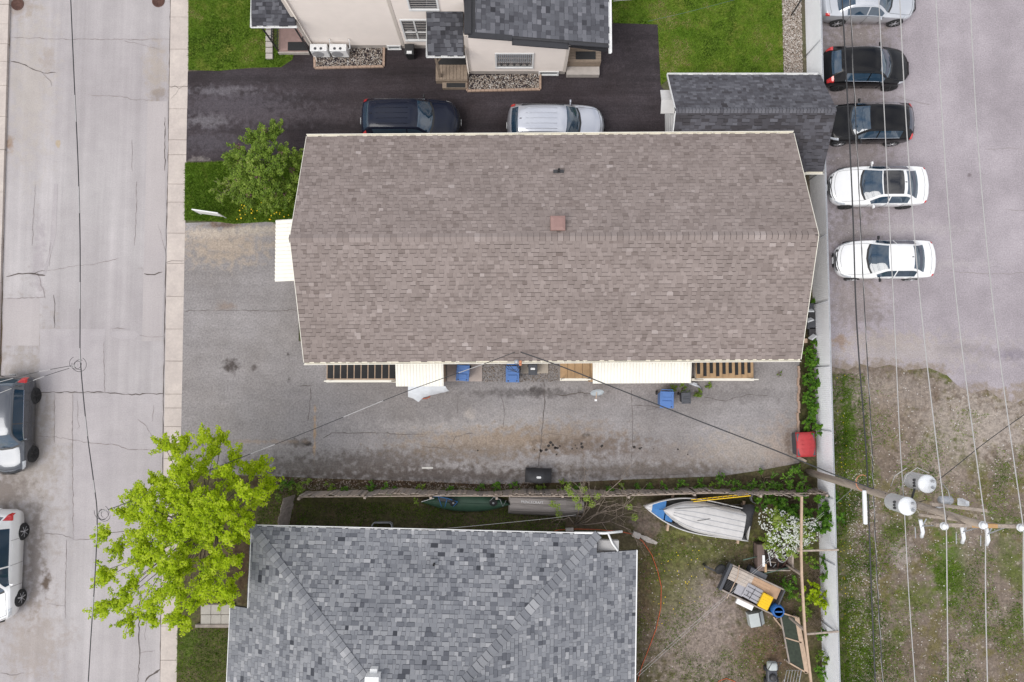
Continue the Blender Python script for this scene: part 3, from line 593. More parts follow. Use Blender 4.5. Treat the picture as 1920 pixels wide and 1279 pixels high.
pad('paving_pad', [(976,676),(1028,676),(1028,700),(976,700)], .06, mat('pale_pad', srgb(204,192,176,K), .9, var=.1), 'pale wooden pad under the small charcoal bin', 'pad')
pebbles('gravel', [(904,670),(1048,670),(1048,716),(904,716)], 1500, (.012,.032), 'dark pebble bed between the blue bins', 'gravel', .002, tone=(.0,.6), pile=.015)
# plastic sheet draped from the short awning, hose loop beneath
M['tarp'] = mat('translucent_plastic', (.66,.68,.7), .4, var=.08)
def sag(p): return p
rows = []
for i in range(9):
    t = i/8; top = W(765+70*t, 724, 1.95); bot = W(765+18*t + (60*t), 724+ (30 if i == 2 else 26-20*abs(t-.2)**.8), 1.2)
    rows.append([top.lerp(bot,k/5) + Vector((0,-.06*math.sin(k/5*3.14)*(1+math.sin(i*2)),0)) for k in range(6)])
MB().grid(rows).build('plastic_sheet', M['tarp'], None, True, 'clear plastic sheet hanging from the short awning', 'plastic sheet')
c = W(795,742,.03); MB().tube([c+Vector((math.cos(a)*.28, math.sin(a)*.13, 0)) for a in np.linspace(math.pi,2*math.pi,12)], .02, 6).build('hose', M['orange'], None, True, 'short orange hose loop below the plastic sheet', 'hose')

# ---- garage with dark roof
gx0, gx1, gy0, gy1, gyr, gze, gzr = 7.08, 14.03, 9.45, 13.92, 11.72, 1.72, 3.16
gyc, gxc = 10.14, 12.45      # the house overhang covers the south west part of the plane
gr = thing('garage', (10.3,11.4,0), 'white garage with charcoal shingle gable roof beside the fence', 'garage')
w_ = MB(); w_.box(gx0+.28,gx1-.2,gyc+.15,gy1-.3,0,gze-.1).box(gxc+.15,gx1-.2,gy0+.25,gyc+.15,0,gze-.1)
for x in (gx0+.28,): w_.prism([(0,0)]*3,0,0) if False else w_.add([(x-.01,gyc+.15,gze-.1),(x-.01,gy1-.3,gze-.1),(x-.01,gyr,gzr-.2),(x-.01,gyc+.15,gze+.2),(x+.01,gyc+.15,gze-.1),(x+.01,gy1-.3,gze-.1),(x+.01,gyr,gzr-.2),(x+.01,gyc+.15,gze+.2)], [(0,1,2,3),(4,7,6,5),(0,3,7,4),(1,5,6,2),(2,6,7,3)])
w_.build('wall', M['white'], gr)
dr = MB().box(gx0+.24,gx0+.275,gyr-1.3,gyr+1.2,.02,1.9).build('garage_door', M['white'], gr)
for k in range(4): MB().box(gx0+.225,gx0+.24,gyr-1.25,gyr+1.15,.06+k*.46,.48+k*.46).build('panel', M['white'], dr, bevel=.01)
M['siding_w'] = mat('white_siding', srgb(226,224,222,K), .7, var=.04)
# gabled hood over the door
hd = MB(); hx0, hx1 = W(1239,190,2.0).x, gx0+.27; hy0, hy1 = W(1240,212,2.0).y, W(1240,168,2.0).y; hm = (hy0+hy1)/2
for s, y in ((-1,hy0),(1,hy1)):
    hd.add([(hx0,y,1.95),(hx1,y,1.95),(hx1,hm,2.15),(hx0,hm,2.15),(hx0,y,1.9),(hx1,y,1.9),(hx1,hm,2.1),(hx0,hm,2.1)], [(0,1,2,3),(4,7,6,5),(0,4,5,1),(3,2,6,7),(0,3,7,4),(1,5,6,2)])
hd.build('door_hood', M['siding_w'], gr)
MB().lathe([(.05,0),(.09,-.12),(0,-.12)], (gx0+.2,hy1+.15,2.0), 10).build('wall_lamp', M['black'], gr)
rf = MB()
gz = lambda y: gze+(gzr-gze)*((y-gy0)/(gyr-gy0) if y < gyr else (gy1-y)/(gy1-gyr))
for pl in ([(gx0,gyc),(gxc,gyc),(gxc,gy0),(gx1,gy0),(gx1,gyr),(gx0,gyr)], [(gx0,gyr),(gx1,gyr),(gx1,gy1),(gx0,gy1)]):
    n = len(pl); rf.add([(x,y,gz(y)-.012) for x,y in pl]+[(x,y,gz(y)-.11) for x,y in pl], [tuple(range(n)), tuple(range(2*n-1,n-1,-1))]+[(i,n+i,n+(i+1)%n,(i+1)%n) for i in range(n)])
groof = rf.build('roof', M['underlay'], gr)
go = ORG[gr.name]
td = lambda: min(.99,max(.21,rng.gauss(.48,.14) - (.36 if rng.random() < .18 else 0)))
td2 = lambda: min(.99,max(.21,rng.gauss(.62,.16)))
Wd = [.2,.28,.34]
slS = math.hypot(gyr-gy0, gzr-gze); slN = math.hypot(gy1-gyr, gzr-gze)
shingles(groof, Vector((gx0,gy0,gze))-go, (1,0,0), (0,gyr-gy0,gzr-gze), lambda v: (0 if v*(gyr-gy0)/slS+gy0 > gyc+.05 else gxc-gx0,gx1-gx0), slS-.02, .145, Wd, M['sh_dark'], td, indiv=150, teeth=.35)
shingles(groof, Vector((gx1,gy1,gze))-go, (-1,0,0), (0,gyr-gy1,gzr-gze), lambda v: (0,gx1-gx0), slN-.02, .145, [.12,.18,.25], M['sh_dark'], td2, indiv=80, teeth=.6)
caps(groof, Vector((gx0,gyr,gzr))-go, Vector((gx1,gyr,gzr))-go, (0,gy0-gyr,gze-gzr), (0,gy1-gyr,gze-gzr), .15, .15, M['sh_dark'], lambda: rng.uniform(.65,.99))
gutter(groof, (gx0-.02,gy1-.01,gze), (gx1-.1,gy1-.01,gze), (0,1,0), M['white'], .09, .1); gutter(groof, (gxc+.02,gy0+.01,gze), (gx1+.02,gy0+.01,gze), (0,-1,0), M['cream'], .12, .1)
MB().beam((gx0-.014,gyc,gz(gyc)-.04),(gx0-.014,gyr,gzr-.04),.022,.12).beam((gx0-.014,gy1,gze-.04),(gx0-.014,gyr,gzr-.04),.022,.12).build('fascia', M['white'], groof)

# ---- grey hip roof house
gh = thing('house', (-11.05,-6.14,0), 'house with pale grey hip roof and white gutter behind the board fence', 'house', rot=-.024, local=True)
GW, GS, GE = 14.70, .345, 2.6; hx = GW/2; ZH = GE+GS*hx; YS = -16.
M['wall_grey'] = mat('grey_siding', srgb(196,194,192,K), .85, var=.05)
MB().box(.45,GW-.45,YS,-.45,0,GE-.12).box(-.4,.45,YS,-3.9,0,GE-.35).box(GW-.45,GW+1.3,YS,-1.2,0,GE-.75).build('wall', M['wall_grey'], gh)
zz = lambda d: GE+GS*d
def plate(mb, pts):
    n = len(pts); lo = [(p[0],p[1],p[2]-.13) for p in pts]; up = [(p[0],p[1],p[2]-.014) for p in pts]
    mb.add(up+lo, [tuple(range(n)), tuple(range(2*n-1,n-1,-1))]+[(i,n+i,n+(i+1)%n,(i+1)%n) for i in range(n)])
rf = MB()
plate(rf, [(0,0,zz(0)),(hx,-hx,ZH),(GW,0,zz(0))])
plate(rf, [(0,0,zz(0)),(0,-3.4,zz(0)),(-.86,-3.4,zz(-.86)),(-.86,YS,zz(-.86)),(hx,YS,ZH),(hx,-hx,ZH)])
plate(rf, [(GW,0,zz(0)),(hx,-hx,ZH),(hx,YS,ZH),(GW+1.75,YS,zz(-1.75)),(GW+1.75,-.74,zz(-1.75)),(GW,-.74,zz(0))])
hroof = rf.build('roof', M['underlay'], gh)
tg = lambda: min(.99,max(.02,rng.gauss(.54,.13) - (.28 if rng.random() < .13 else 0) + (.22 if rng.random() < .14 else 0)))
ks = math.sqrt(1+GS*GS); Wg = [.13,.17,.21,.3]; ev = .172
shingles(hroof, (GW,0,GE), (-1,0,0), (0,-1,GS), lambda v: (v/ks,GW-v/ks) if v/ks < hx-.05 else None, hx*ks-.02, ev, Wg, M['sh_grey'], tg, indiv=150, h=.012, gap=.008, dark=.05)
# west plane: u runs north to south, v up the slope from the lower eave
d0 = .86
shingles(hroof, (-d0,0,zz(-d0)), (0,-1,0), (1,0,GS), lambda v: ((3.4 if v/ks < d0 else max(0,v/ks-d0)), -YS), (hx+d0)*ks-.02, ev, Wg, M['sh_grey'], tg, indiv=75, h=.012, gap=.008, dark=.05)
d1 = 1.75
shingles(hroof, (GW+d1,YS,zz(-d1)), (0,1,0), (-1,0,GS), lambda v: (0, -YS-(.74 if v/ks < d1 else max(0,v/ks-d1))), (hx+d1)*ks-.02, ev, Wg, M['sh_grey'], tg, indiv=75, h=.012, gap=.008, dark=.05)
tc_ = lambda: min(.95,max(.35,rng.gauss(.55,.14)))
for x0 in (0, GW):
    s = 1 if x0 == 0 else -1
    caps(hroof, (x0,0,GE+.012), (hx,-hx,ZH+.012), (-1,-s,-GS), (1,s,-GS), .2, .27, M['sh_grey'], tc_, 'hip_cap', .03)
gutter(hroof, (-.02,.0,GE-.0), (GW-1.0,.0,GE-.0), (0,1,0), M['white'], .06, .1, step=.55)
MB().box(-.885,-.862,YS,-3.4,zz(-.86)-.1,zz(-.86)+.02).box(-.02,.003,-3.4,0.0,GE-.1,GE+.01).build('drip_edge', M['white'], hroof)
MB().box(GW+1.752,GW+1.8,YS,-.74,zz(-1.75)-.1,zz(-1.75)+.02).build('drip_edge', M['white'], hroof)
# corner box trim and elbow downspout at the north east corner
MB().box(GW+.01,GW+.95,-.72,-.30,GE-.62,GE-.34).build('corner_box', M['wall_grey'], gh, bevel=.01)
MB().tube([(GW-1.0,.05,GE-.04),(GW+.3,.06,GE-.08),(GW+1.1,.06,GE-.5)], .055, 8).tube([(GW+.45,.03,GE-.1),(GW+.65,-.4,GE-.25),(GW+.9,-.72,GE-.3)], .04, 8).build('downspout', M['white'], gh, True)
lv = lambda px,py,z: (lambda p: Vector((p.x+11.05, p.y+6.14, z)))(W(px,py,z))
q = lv(815,1050,3.2); zq = zz(-q.y)
MB().lathe([(.045,-.15),(.045,.28),(.03,.28),(.03,.1)], (q.x,q.y,zq), 12).build('vent_pipe', M['black'], hroof, True)
MB().box(q.x-.16,q.x+.16,q.y-.02,q.y+.18,zq-.03,zq+.035).build('flashing', M['sh_grey'], hroof)
q = lv(703,1268,4.9); zq = zz(-q.y)
MB().box(q.x-.27,q.x+.27,q.y-.5,q.y+.1,zq-.3,zq+.5).box(q.x-.14,q.x+.14,q.y+.1,q.y+.28,zq-.3,zq+.2).build('chimney_box', M['white'], hroof, bevel=.012)
q = lv(893,1285,4.8); zq = zz(-q.y); MB().box(q.x-.3,q.x+.3,q.y-.5,q.y+.05,zq-.3,zq+.32).build('roof_vent', M['white'], hroof, bevel=.012)
# window well on the north side
p = W(716,985,.25); ww = MB(); pth = [p+Vector((-.45,-.2,0)), p+Vector((-.43,.02,0)), p+Vector((-.35,.1,0)), p+Vector((.35,.1,0)), p+Vector((.43,.02,0)), p+Vector((.45,-.2,0))]
ww.grid([[Vector((q.x,q.y,z)) for q in pth] for z in (0,.3)]); o = ww.build('window_well', M['grey_metal'], None, False, 'curved metal window well under the white gutter', 'window well')
sd_ = o.modifiers.new('thickness','SOLIDIFY'); sd_.thickness = .04
# stoop on the street side: pavers in a frame
st = thing('stoop', W(405,1152), 'square grey paver stoop beside the grey roofed house', 'stoop')
M['paver'] = mat('grey_paver', srgb(196,190,180,K), .9, var=.1, scale=4)
MB().prism([tuple(W(x,y,.08))[:2] for x,y in [(376,1132),(440,1132),(440,1172),(376,1172)]], 0, .08).build('bed', M['joint'], st)
for i in range(3):
    for j in range(2):
        a, b = W(377+i*19,1134+j*19,.1), W(377+i*19+18,1134+j*19+18,.1); MB().box(a.x,b.x,b.y,a.y,.0,.105+rng.uniform(0,.01)).build('paver', M['paver'], st, bevel=.01)
a, b = W(366,1171,.15), W(432,1177,.15); MB().box(a.x,b.x,b.y,a.y,0,.16).build('kerb', M['wood_grey'], st, bevel=.01)

# ---- beige house at the top
th = thing('house', (-3.6,18,0), 'beige clapboard two storey house with porches and dark roofs', 'house')
M['siding'] = mat('beige_siding', srgb(222,212,204,1.0), .7, var=.035, scale=1.5)
M['trim'] = mat('beige_trim', srgb(214,204,194,1.0), .6, var=.03)
YW = 16.05; YE = 14.78
MB().box(-9.62,-2.1,YW+.05,26,0,6.4).box(-2.0,2.52,YE+.05,YW+.2,0,2.7).box(-2.09,4.0,YW+.1,26,0,2.7).build('wall', M['siding'], th)
MB().box(-9.64,-1.9,YW-.02,YW+.05,0,.38).box(-2.02,2.54,YE-.02,YE+.05,0,.38).build('foundation', M['concrete'], th)
def siding(x0, x1, y, z0, ztop, h=.14):
    z = z0; me = {}
    while z < ztop(x0) or z < ztop(x1):
        xa, xb = x0, x1
        if ztop(x1) < z+h:
            f = (ztop(x0)-z-h)/(ztop(x0)-ztop(x1)+1e-6); xb = x0+(x1-x0)*max(0,min(1,f))
        if xb-xa > .1:
            MB().add([(xa,y-.06,z),(xb,y-.06,z),(xb,y-.012,z+h),(xa,y-.012,z+h),(xa,y+.04,z),(xb,y+.04,z),(xb,y+.04,z+h),(xa,y+.04,z+h)], [(0,1,2,3),(4,5,1,0),(0,3,7,4),(1,5,6,2),(3,2,6,7)]).build('siding_board', M['siding'], th)
        z += h
siding(-9.62, -5.28, YW, .38, lambda x: 6.3); siding(-5.12, -2.05, YW, .38, lambda x: 6.3)
siding(-1.98, 2.45, YE, .38, lambda x: 3.86-.155*(x+2))
for x, y, z1 in ((-5.2,YW,6.3),(-9.64,YW,6.3),(-2.0,YE,3.7),(2.49,YE,3.0)): MB().box(x-.07,x+.07,y-.06,y+.05,.3,z1).build('corner_trim', M['trim'], th)
def window(x0,x1,z0,z1,y,mull=(),blind=None):
    w = MB(); f = .08
    w.box(x0-f,x1+f,y-.09,y+.02,z1,z1+f).box(x0-f,x1+f,y-.11,y+.02,z0-f-.02,z0).box(x0-f,x0,y-.09,y+.02,z0,z1).box(x1,x1+f,y-.09,y+.02,z0,z1)
    o = w.build('window', M['white'], th)
    xs = [x0]+[x0+(x1-x0)*q for q in mull]+[x1]
    for a,b in zip(xs[:-1],xs[1:]): MB().box(a,b,y-.055,y-.05,z0,z1).build('pane', M['glass'], o)
    for q in mull: xm = x0+(x1-x0)*q; MB().box(xm-.035,xm+.035,y-.075,y-.04,z0,z1).build('mullion', M['white'], o)
    return o
w1 = window(-4.92,-3.78,.92,2.62,YW,(.48,)); MB().box(-4.92,-3.78,YW-.075,YW-.04,1.55,1.62).build('mullion', M['white'], w1)
w2 = window(-.7,.92,.82,2.1,YE)
M['curtain'] = mat('striped_curtain', srgb(170,174,180,K), .9, var=.05)
for k in range(18): MB().box(-.68+k*.088,-.68+k*.088+.052,YE-.063,YE-.057,1.25,2.1).build('blind_slat', M['curtain'], w2)
for k in range(5):
    MB().lathe([(.0,0),(.055,.03),(.06,.09),(.03,.13),(0,.13)], (-.5+k*.3,YE-.075,1.02), 8).build('sill_pot', M['dark'], w2, True)
window(-4.35,-3.2,3.55,4.6,YW)
window(-5.9,-5.4,.05,.28,YW); window(1.35,2.15,.05,.3,YE)
# main extension roof (slopes east)
zt = lambda x: 4.0-.155*(x+2)
rf = MB(); xw, xe, ys, yn = -1.85, 4.22, 14.62, 24.
plate(rf, [(xw,ys,zt(xw)),(xe,ys,zt(xe)),(xe,yn,zt(xe)),(xw,yn,zt(xw))]); eroof = rf.build('roof', M['dark'], th); to = ORG[th.name]
se = math.hypot(xe-xw,.155*(xe-xw))
ts = lambda: min(.99,max(.05,rng.gauss(.55,.17)))
shingles(eroof, Vector((xe,ys,zt(xe)))-to, (0,1,0), (-1,0,.155), lambda v: (.1,5.2), se-.3, .2, [.16,.22,.3], M['sh_slate'], ts, indiv=160, h=.01, dark=.2, teeth=.3)
M['flash'] = mat('black_flashing', srgb(58,58,62,K), .6, var=.12)
MB().beam((xw,ys,zt(xw)+.01),(.0,ys,zt(0)+.01),.24,.06).beam((0,ys-.12,zt(0)-.08),(2.45,ys-.12,zt(2.45)-.08),.26,.06).beam((2.45,ys-.05,zt(2.45)),(xe,ys-.05,zt(xe)),.1,.08).beam((xw-.02,ys,zt(xw)+.05),(xw-.02,20,zt(xw)+.05),.3,.1).build('flashing', M['flash'], eroof)
gutter(eroof, (xe,ys-.3,zt(xe)), (xe,20,zt(xe)), (1,0,0), M['white'], .12, .1)
pr = MB(); plate(pr, [(2.5,ys+.1,2.85),(xe-.05,ys-.05,2.7),(xe-.05,16,2.8),(2.5,16,3.0)]); pr.build('porch_roof', M['flash'], th)
# west porch roof and west entry porch
def porch_roof(x0,x1,y0,y1,z0,z1,label=None):
    r = MB(); plate(r, [(x0,y0,z0),(x1,y0,z0),(x1,y1,z1),(x0,y1,z1)]); o = r.build('porch_roof', M['flash'], th)
    s = math.hypot(y1-y0,z1-z0)
    shingles(o, Vector((x0,y0,z0))-to, (1,0,0), (0,y1-y0,z1-z0), lambda v: (0.02,x1-x0-.02), s-.02, .17, [.15,.2,.28], M['sh_slate'], lambda: rng.uniform(.1,.75), indiv=60, dark=.05)
    gutter(o, (x0-.05,y0,z0), (x1+.05,y0,z0), (0,-1,0), M['white'], .07, .09, step=.3); gutter(o, (x0,y0-.06,z0), (x0,y1,z0), (-1,0,0), M['white'], .05, .09, step=9)
porch_roof(-3.72,-2.12,14.32,16.0,2.75,3.35)
porch_roof(-11.45,-9.52,15.62,22.,2.85,3.6)
# north west porch: pink floor, iron railings, stone edging
M['pinkfloor'] = mat('pink_concrete', srgb(186,156,148,K), .85, var=.1)
a, b = W(523,40,.3), W(573,95,.3); MB().box(a.x,b.x+.1,b.y,24,0,.3).build('porch_floor', M['pinkfloor'], th)
MB().box(b.x-.85,b.x+.08,b.y+.0,b.y+.42,.3,.315).build('door_mat', M['rubber'], th)
MB().box(a.x-.05,b.x+.12,b.y-.06,b.y+.0,.0,.2).build('porch_step', M['concrete'], th)
for xr_ in (a.x-.02, b.x+.14):
    r = MB(); y = b.y
    r.beam((xr_,y,1.2),(xr_,20,1.2),.05,.04).beam((xr_,y,.42),(xr_,20,.42),.03,.03); r.build('railing', M['dark'], th)
    for k in range(16): MB().box(xr_-.012,xr_+.012,y+k*.13,y+k*.13+.024,.3,1.2).build('baluster', M['dark'], th)
    MB().tube([(xr_,y+.02,.0),(xr_,y+.02,2.85)], .04, 6).build('porch_post', M['dark'], th)
for k in range(6): 
    q = W(505,50+k*11,.1); MB().box(q.x-.18,q.x+.16,q.y-.13,q.y+.12,0,.12).build('edging_stone', M['concrete'], th, bevel=.02)
MB().tube([(-9.5,YW-.1,6.3),(-9.5,YW-.1,.4),(-9.35,YW-.75,.1)], .04, 8).build('downspout', M['trim'], th, True)
# side deck with post
a, b = W(817,108,.4), W(876,150,.4)
dk = MB().box(a.x,b.x,b.y,YW-.05,.0,.34).build('deck', M['deck'], th)
n = 9
for k in range(n): 
    x0 = a.x+(b.x-a.x)*k/n; MB().box(x0+.008,a.x+(b.x-a.x)*(k+1)/n-.008,b.y+.03,YW-.08,.34,.38).build('plank', M['deck'], dk)
MB().box(a.x+.05,b.x-.05,b.y+.75,b.y+1.35,.381,.395).build('door_mat', M['rubber'], dk); 
MB().box(a.x+.3,b.x-.02,b.y-.3,b.y-.03,0,.2).build('deck_step', M['deck'], th); MB().box(a.x+.5,b.x-.1,b.y-.28,b.y-.06,.2,.212).build('step_mat', M['rubber'], th)
MB().box(a.x+.16,a.x+.27,b.y+.12,b.y+.23,.38,2.7).build('porch_post', M['deck'], th); MB().beam((a.x+.22,b.y+.17,1.9),(a.x+.65,b.y+.17,2.68),.07,.07).build('post_brace', M['deck'], th)
MB().tube([(b.x+.05,YE-.1,2.7),(b.x+.05,YE-.1,.2),(b.x+.0,YE-.3,.08)], .035, 8).build('downspout', M['trim'], th, True)
# east stoop
a, b = W(1064,92,.75), W(1127,116,.75)
ss = MB().box(2.6,b.x,b.y,16.0,0,.7).build('stoop_deck', M['deck'], th)
for k in range(6): y = b.y+.02+k*.14; MB().box(2.6,b.x,y,y+.125,.7,.74).build('plank', M['deck'], ss)
MB().box(3.0,b.x-.25,b.y+.12,b.y+.5,.745,.757).build('door_mat', M['rubber'], ss)
MB().box(2.6,b.x-.02,b.y-.42,b.y-.02,0,.32).build('stoop_step', M['concrete'], th, bevel=.01)
MB().add([(-9.9,15.75,6.38),(-1.8,15.75,6.38),(-1.8,26.3,6.38),(-9.9,26.3,6.38),(-5.85,19.6,8.2),(-5.85,22.4,8.2)], [(0,3,2,1),(0,1,4),(1,2,5,4),(2,3,5),(3,0,4,5)]).build('upper_roof', M['underlay'], th)
# pebble beds with brick edging
M['brick'] = mat('tan_edging_brick', srgb(196,168,148,K), .85, var=.15, scale=5)
for pts, nm in (([(589,92),(720,89),(719,124),(590,127)],'under the two heat pumps'),([(876,142),(1013,139),(1013,167),(876,170)],'below the curtained window')):
    bed = thing('pebble_bed', W(*pts[0]), 'pebble bed edged with tan bricks '+nm, 'pebble bed')
    pebbles('pebbles', pts, 1300, (.02,.045), None, None, .01, pile=.03, par=bed)
    for (p,q_) in ((pts[3],pts[2]),(pts[2],pts[1]),(pts[0],pts[3])):
        A, B = W(*p,.08), W(*q_,.08); n = max(1,int((B-A).length/.2))
        for k in range(n): MB().beam(A.lerp(B,(k+.03)/n)-Vector((0,0,.04)), A.lerp(B,(k+.97)/n)-Vector((0,0,.04)), .1, .1).build('brick', M['brick'], bed)
# heat pumps, bin, wall fittings
def heatpump(px, lab):
    p = W(px,100,.4); y = YW-.36; t = thing('heat_pump', (p.x,y,0), lab, 'heat pump', local=True, group='heat pumps on the beige wall')
    MB().box(-.4,.4,-.17,.17,.12,.78).build('casing', M['white'], t, bevel=.02)
    MB().lathe([(.27,-.185),(.27,-.172),(.24,-.172),(.24,-.18),(.06,-.18),(.06,-.188),(0,-.188)], (-.1,0,.45), 24, 'y').build('fan_guard', M['grey_metal'], t)
    for x in (-.3,.3): MB().box(x-.03,x+.03,-.17,.17,0,.12).build('foot', M['dark'], t)
    for x in (-.15,.12): MB().lathe([(.07,.781),(.06,.79),(0,.79)], (x,-.06,0), 10).build('top_vent', M['grey_bin'], t)
    MB().tube([(.4,.05,.5),(.52,.05,.55),(.55,.15,.7),(.56,.28,1.0)], .03, 6).build('pipe', M['white'], t, True)
for px in (601,637): heatpump(px, 'white heat pump unit on the pebble bed at the beige wall')
p = W(769,97,.4); t = thing('utility_bin', (p.x,p.y,0), 'small black bin standing on the asphalt by the white window', 'bin', local=True)
MB().frust((0,0,0),(.34,.4),(.42,.5),.62).build('body', M['black'], t, bevel=.02); MB().frust((0,0,.62),(.46,.54),(.40,.46),.06).build('lid', M['dark'], t, bevel=.015)
MB().box(-.12,.12,-.24,-.1,.682,.69).build('sticker', M['white'], t)
# mast and cables seen on the north lawn fence: leaning dark pipe
MB().tube([W(1484,28,.05),W(1502,0,1.6)], .035, 8).build('leaning_pipe', M['dark'], None, True, 'dark pipe leaning on the white fence above the gravel', 'pipe')
# ================================================================== cars
def pchip(xs, ys, x):
    xs = np.array(xs, float); ys = np.array(ys, float); h = np.diff(xs); d = np.diff(ys)/h; m = np.zeros(len(xs)); m[0], m[-1] = d[0], d[-1]
    for i in range(1, len(xs)-1):
        if d[i-1]*d[i] > 0: w1, w2 = 2*h[i]+h[i-1], h[i]+2*h[i-1]; m[i] = (w1+w2)/(w1/d[i-1]+w2/d[i])
    i = int(min(max(np.searchsorted(xs, x)-1, 0), len(xs)-2)); t = (x-xs[i])/h[i]
    return (2*t**3-3*t*t+1)*ys[i]+(t**3-2*t*t+t)*h[i]*m[i]+(-2*t**3+3*t*t)*ys[i+1]+(t**3-t*t)*h[i]*m[i+1]
#          t     w    z0   zb   wr   ze    zt   bow
SEDAN = [(0,   .66, .34, .50, .58, .54, .56, .40), (.012,.78, .26, .57, .70, .61, .63, .40), (.045,.90, .21, .65, .82, .69, .71, .36), (.11, .965,.19, .73, .88, .77, .80, .28),
         (.19, .99, .19, .80, .89, .84, .88, .22), (.27, 1.0, .19, .87, .88, .90, .95, .30), (.295,1.0, .19, .89, .86, .93, .98, .34), (.37, 1.0, .19, .91, .76, 1.12,1.19,.26), (.455,1.0, .19, .92, .67, 1.31,1.38,.16),
         (.53, 1.0, .19, .93, .67, 1.36,1.435,.05), (.62, 1.0, .19, .94, .67, 1.36,1.44,-.02), (.71, 1.0, .19, .95, .66, 1.31,1.39,-.10), (.78, .995,.20, .955,.70, 1.17,1.235,-.14), (.855,.985,.21, .955,.80, .985,1.03,-.16),
         (.91, .965,.23, .95, .84, .965,1.0,-.16), (.965,.92, .27, .93, .80, .95, .975,-.18), (.985,.86, .31, .84, .76, .87, .89,-.20), (1.0, .76, .38, .66, .68, .68, .70,-.22)]
SUV =   [(0,   .70, .38, .60, .62, .66, .68, .34), (.012,.82, .30, .70, .74, .76, .78, .34), (.045,.92, .26, .82, .84, .87, .89, .30), (.10, .97, .24, .90, .88, .95, .98, .24),
         (.18, .99, .23, .96, .90, 1.0, 1.05, .20), (.245,1.0, .23, 1.0, .89, 1.04,1.10, .28), (.265,1.0, .23, 1.01,.88, 1.07,1.13, .30), (.33, 1.0, .23, 1.03,.80, 1.30,1.37,.22), (.40, 1.0, .23, 1.04,.73, 1.52,1.59,.14),
         (.48, 1.0, .23, 1.05,.73, 1.59,1.66,.05), (.62, 1.0, .23, 1.06,.73, 1.60,1.68,0), (.78, 1.0, .23, 1.08,.72, 1.57,1.65,-.04), (.875,.995,.24, 1.09,.70, 1.50,1.585,-.08), (.89,.99,.24,1.09,.70,1.48,1.56,-.08),
         (.955,.97, .26, 1.06,.76, 1.17,1.20,-.10), (.97,.95, .28, 1.03,.78, 1.10,1.12,-.10), (.988,.91, .32, .80, .80, .84, .86,-.12), (1.0, .82, .40, .60, .72, .64, .66,-.14)]
HATCH = [(0,   .66, .36, .54, .58, .58, .60, .42), (.012,.78, .28, .62, .70, .66, .68, .42), (.05, .91, .22, .72, .82, .76, .78, .36), (.12, .97, .20, .80, .88, .85, .88, .28),
         (.19, .99, .20, .87, .88, .92, .97, .26), (.235,1.0, .20, .91, .86, .96, 1.01, .32), (.26, 1.0, .20, .92, .84, .99, 1.05, .34), (.34, 1.0, .20, .94, .74, 1.20,1.27,.24), (.42, 1.0, .20, .95, .68, 1.38,1.44,.14),
         (.50, 1.0, .20, .96, .68, 1.43,1.495,.05), (.62, 1.0, .20, .97, .68, 1.44,1.51,0), (.76, 1.0, .20, .99, .66, 1.41,1.48,-.05), (.845,.995,.21, 1.0,.63, 1.33,1.41,-.10), (.86,.99,.21,1.0,.63,1.31,1.38,-.10),
         (.94, .97, .24, .98, .70, 1.06,1.10,-.14), (.96,.95, .26, .95, .74, .99, 1.02,-.15), (.985,.90, .30, .74, .76, .78, .80,-.17), (1.0, .78, .40, .58, .68, .62, .64,-.20)]
GL = {'sedan': (SEDAN, .295,.455, .71,.855, (.325,.535),(.55,.775)), 'suv': (SUV, .265,.40, .89,.955, (.295,.50),(.515,.86)), 'hatch': (HATCH, .26,.42, .86,.94, (.285,.52),(.535,.80))}
def rimmesh(m):
    g = MB(); g.lathe([(.0,.0),(.07,.005),(.225,-.03),(.235,.012),(.245,.012)], n=24, axis='y')
    return g
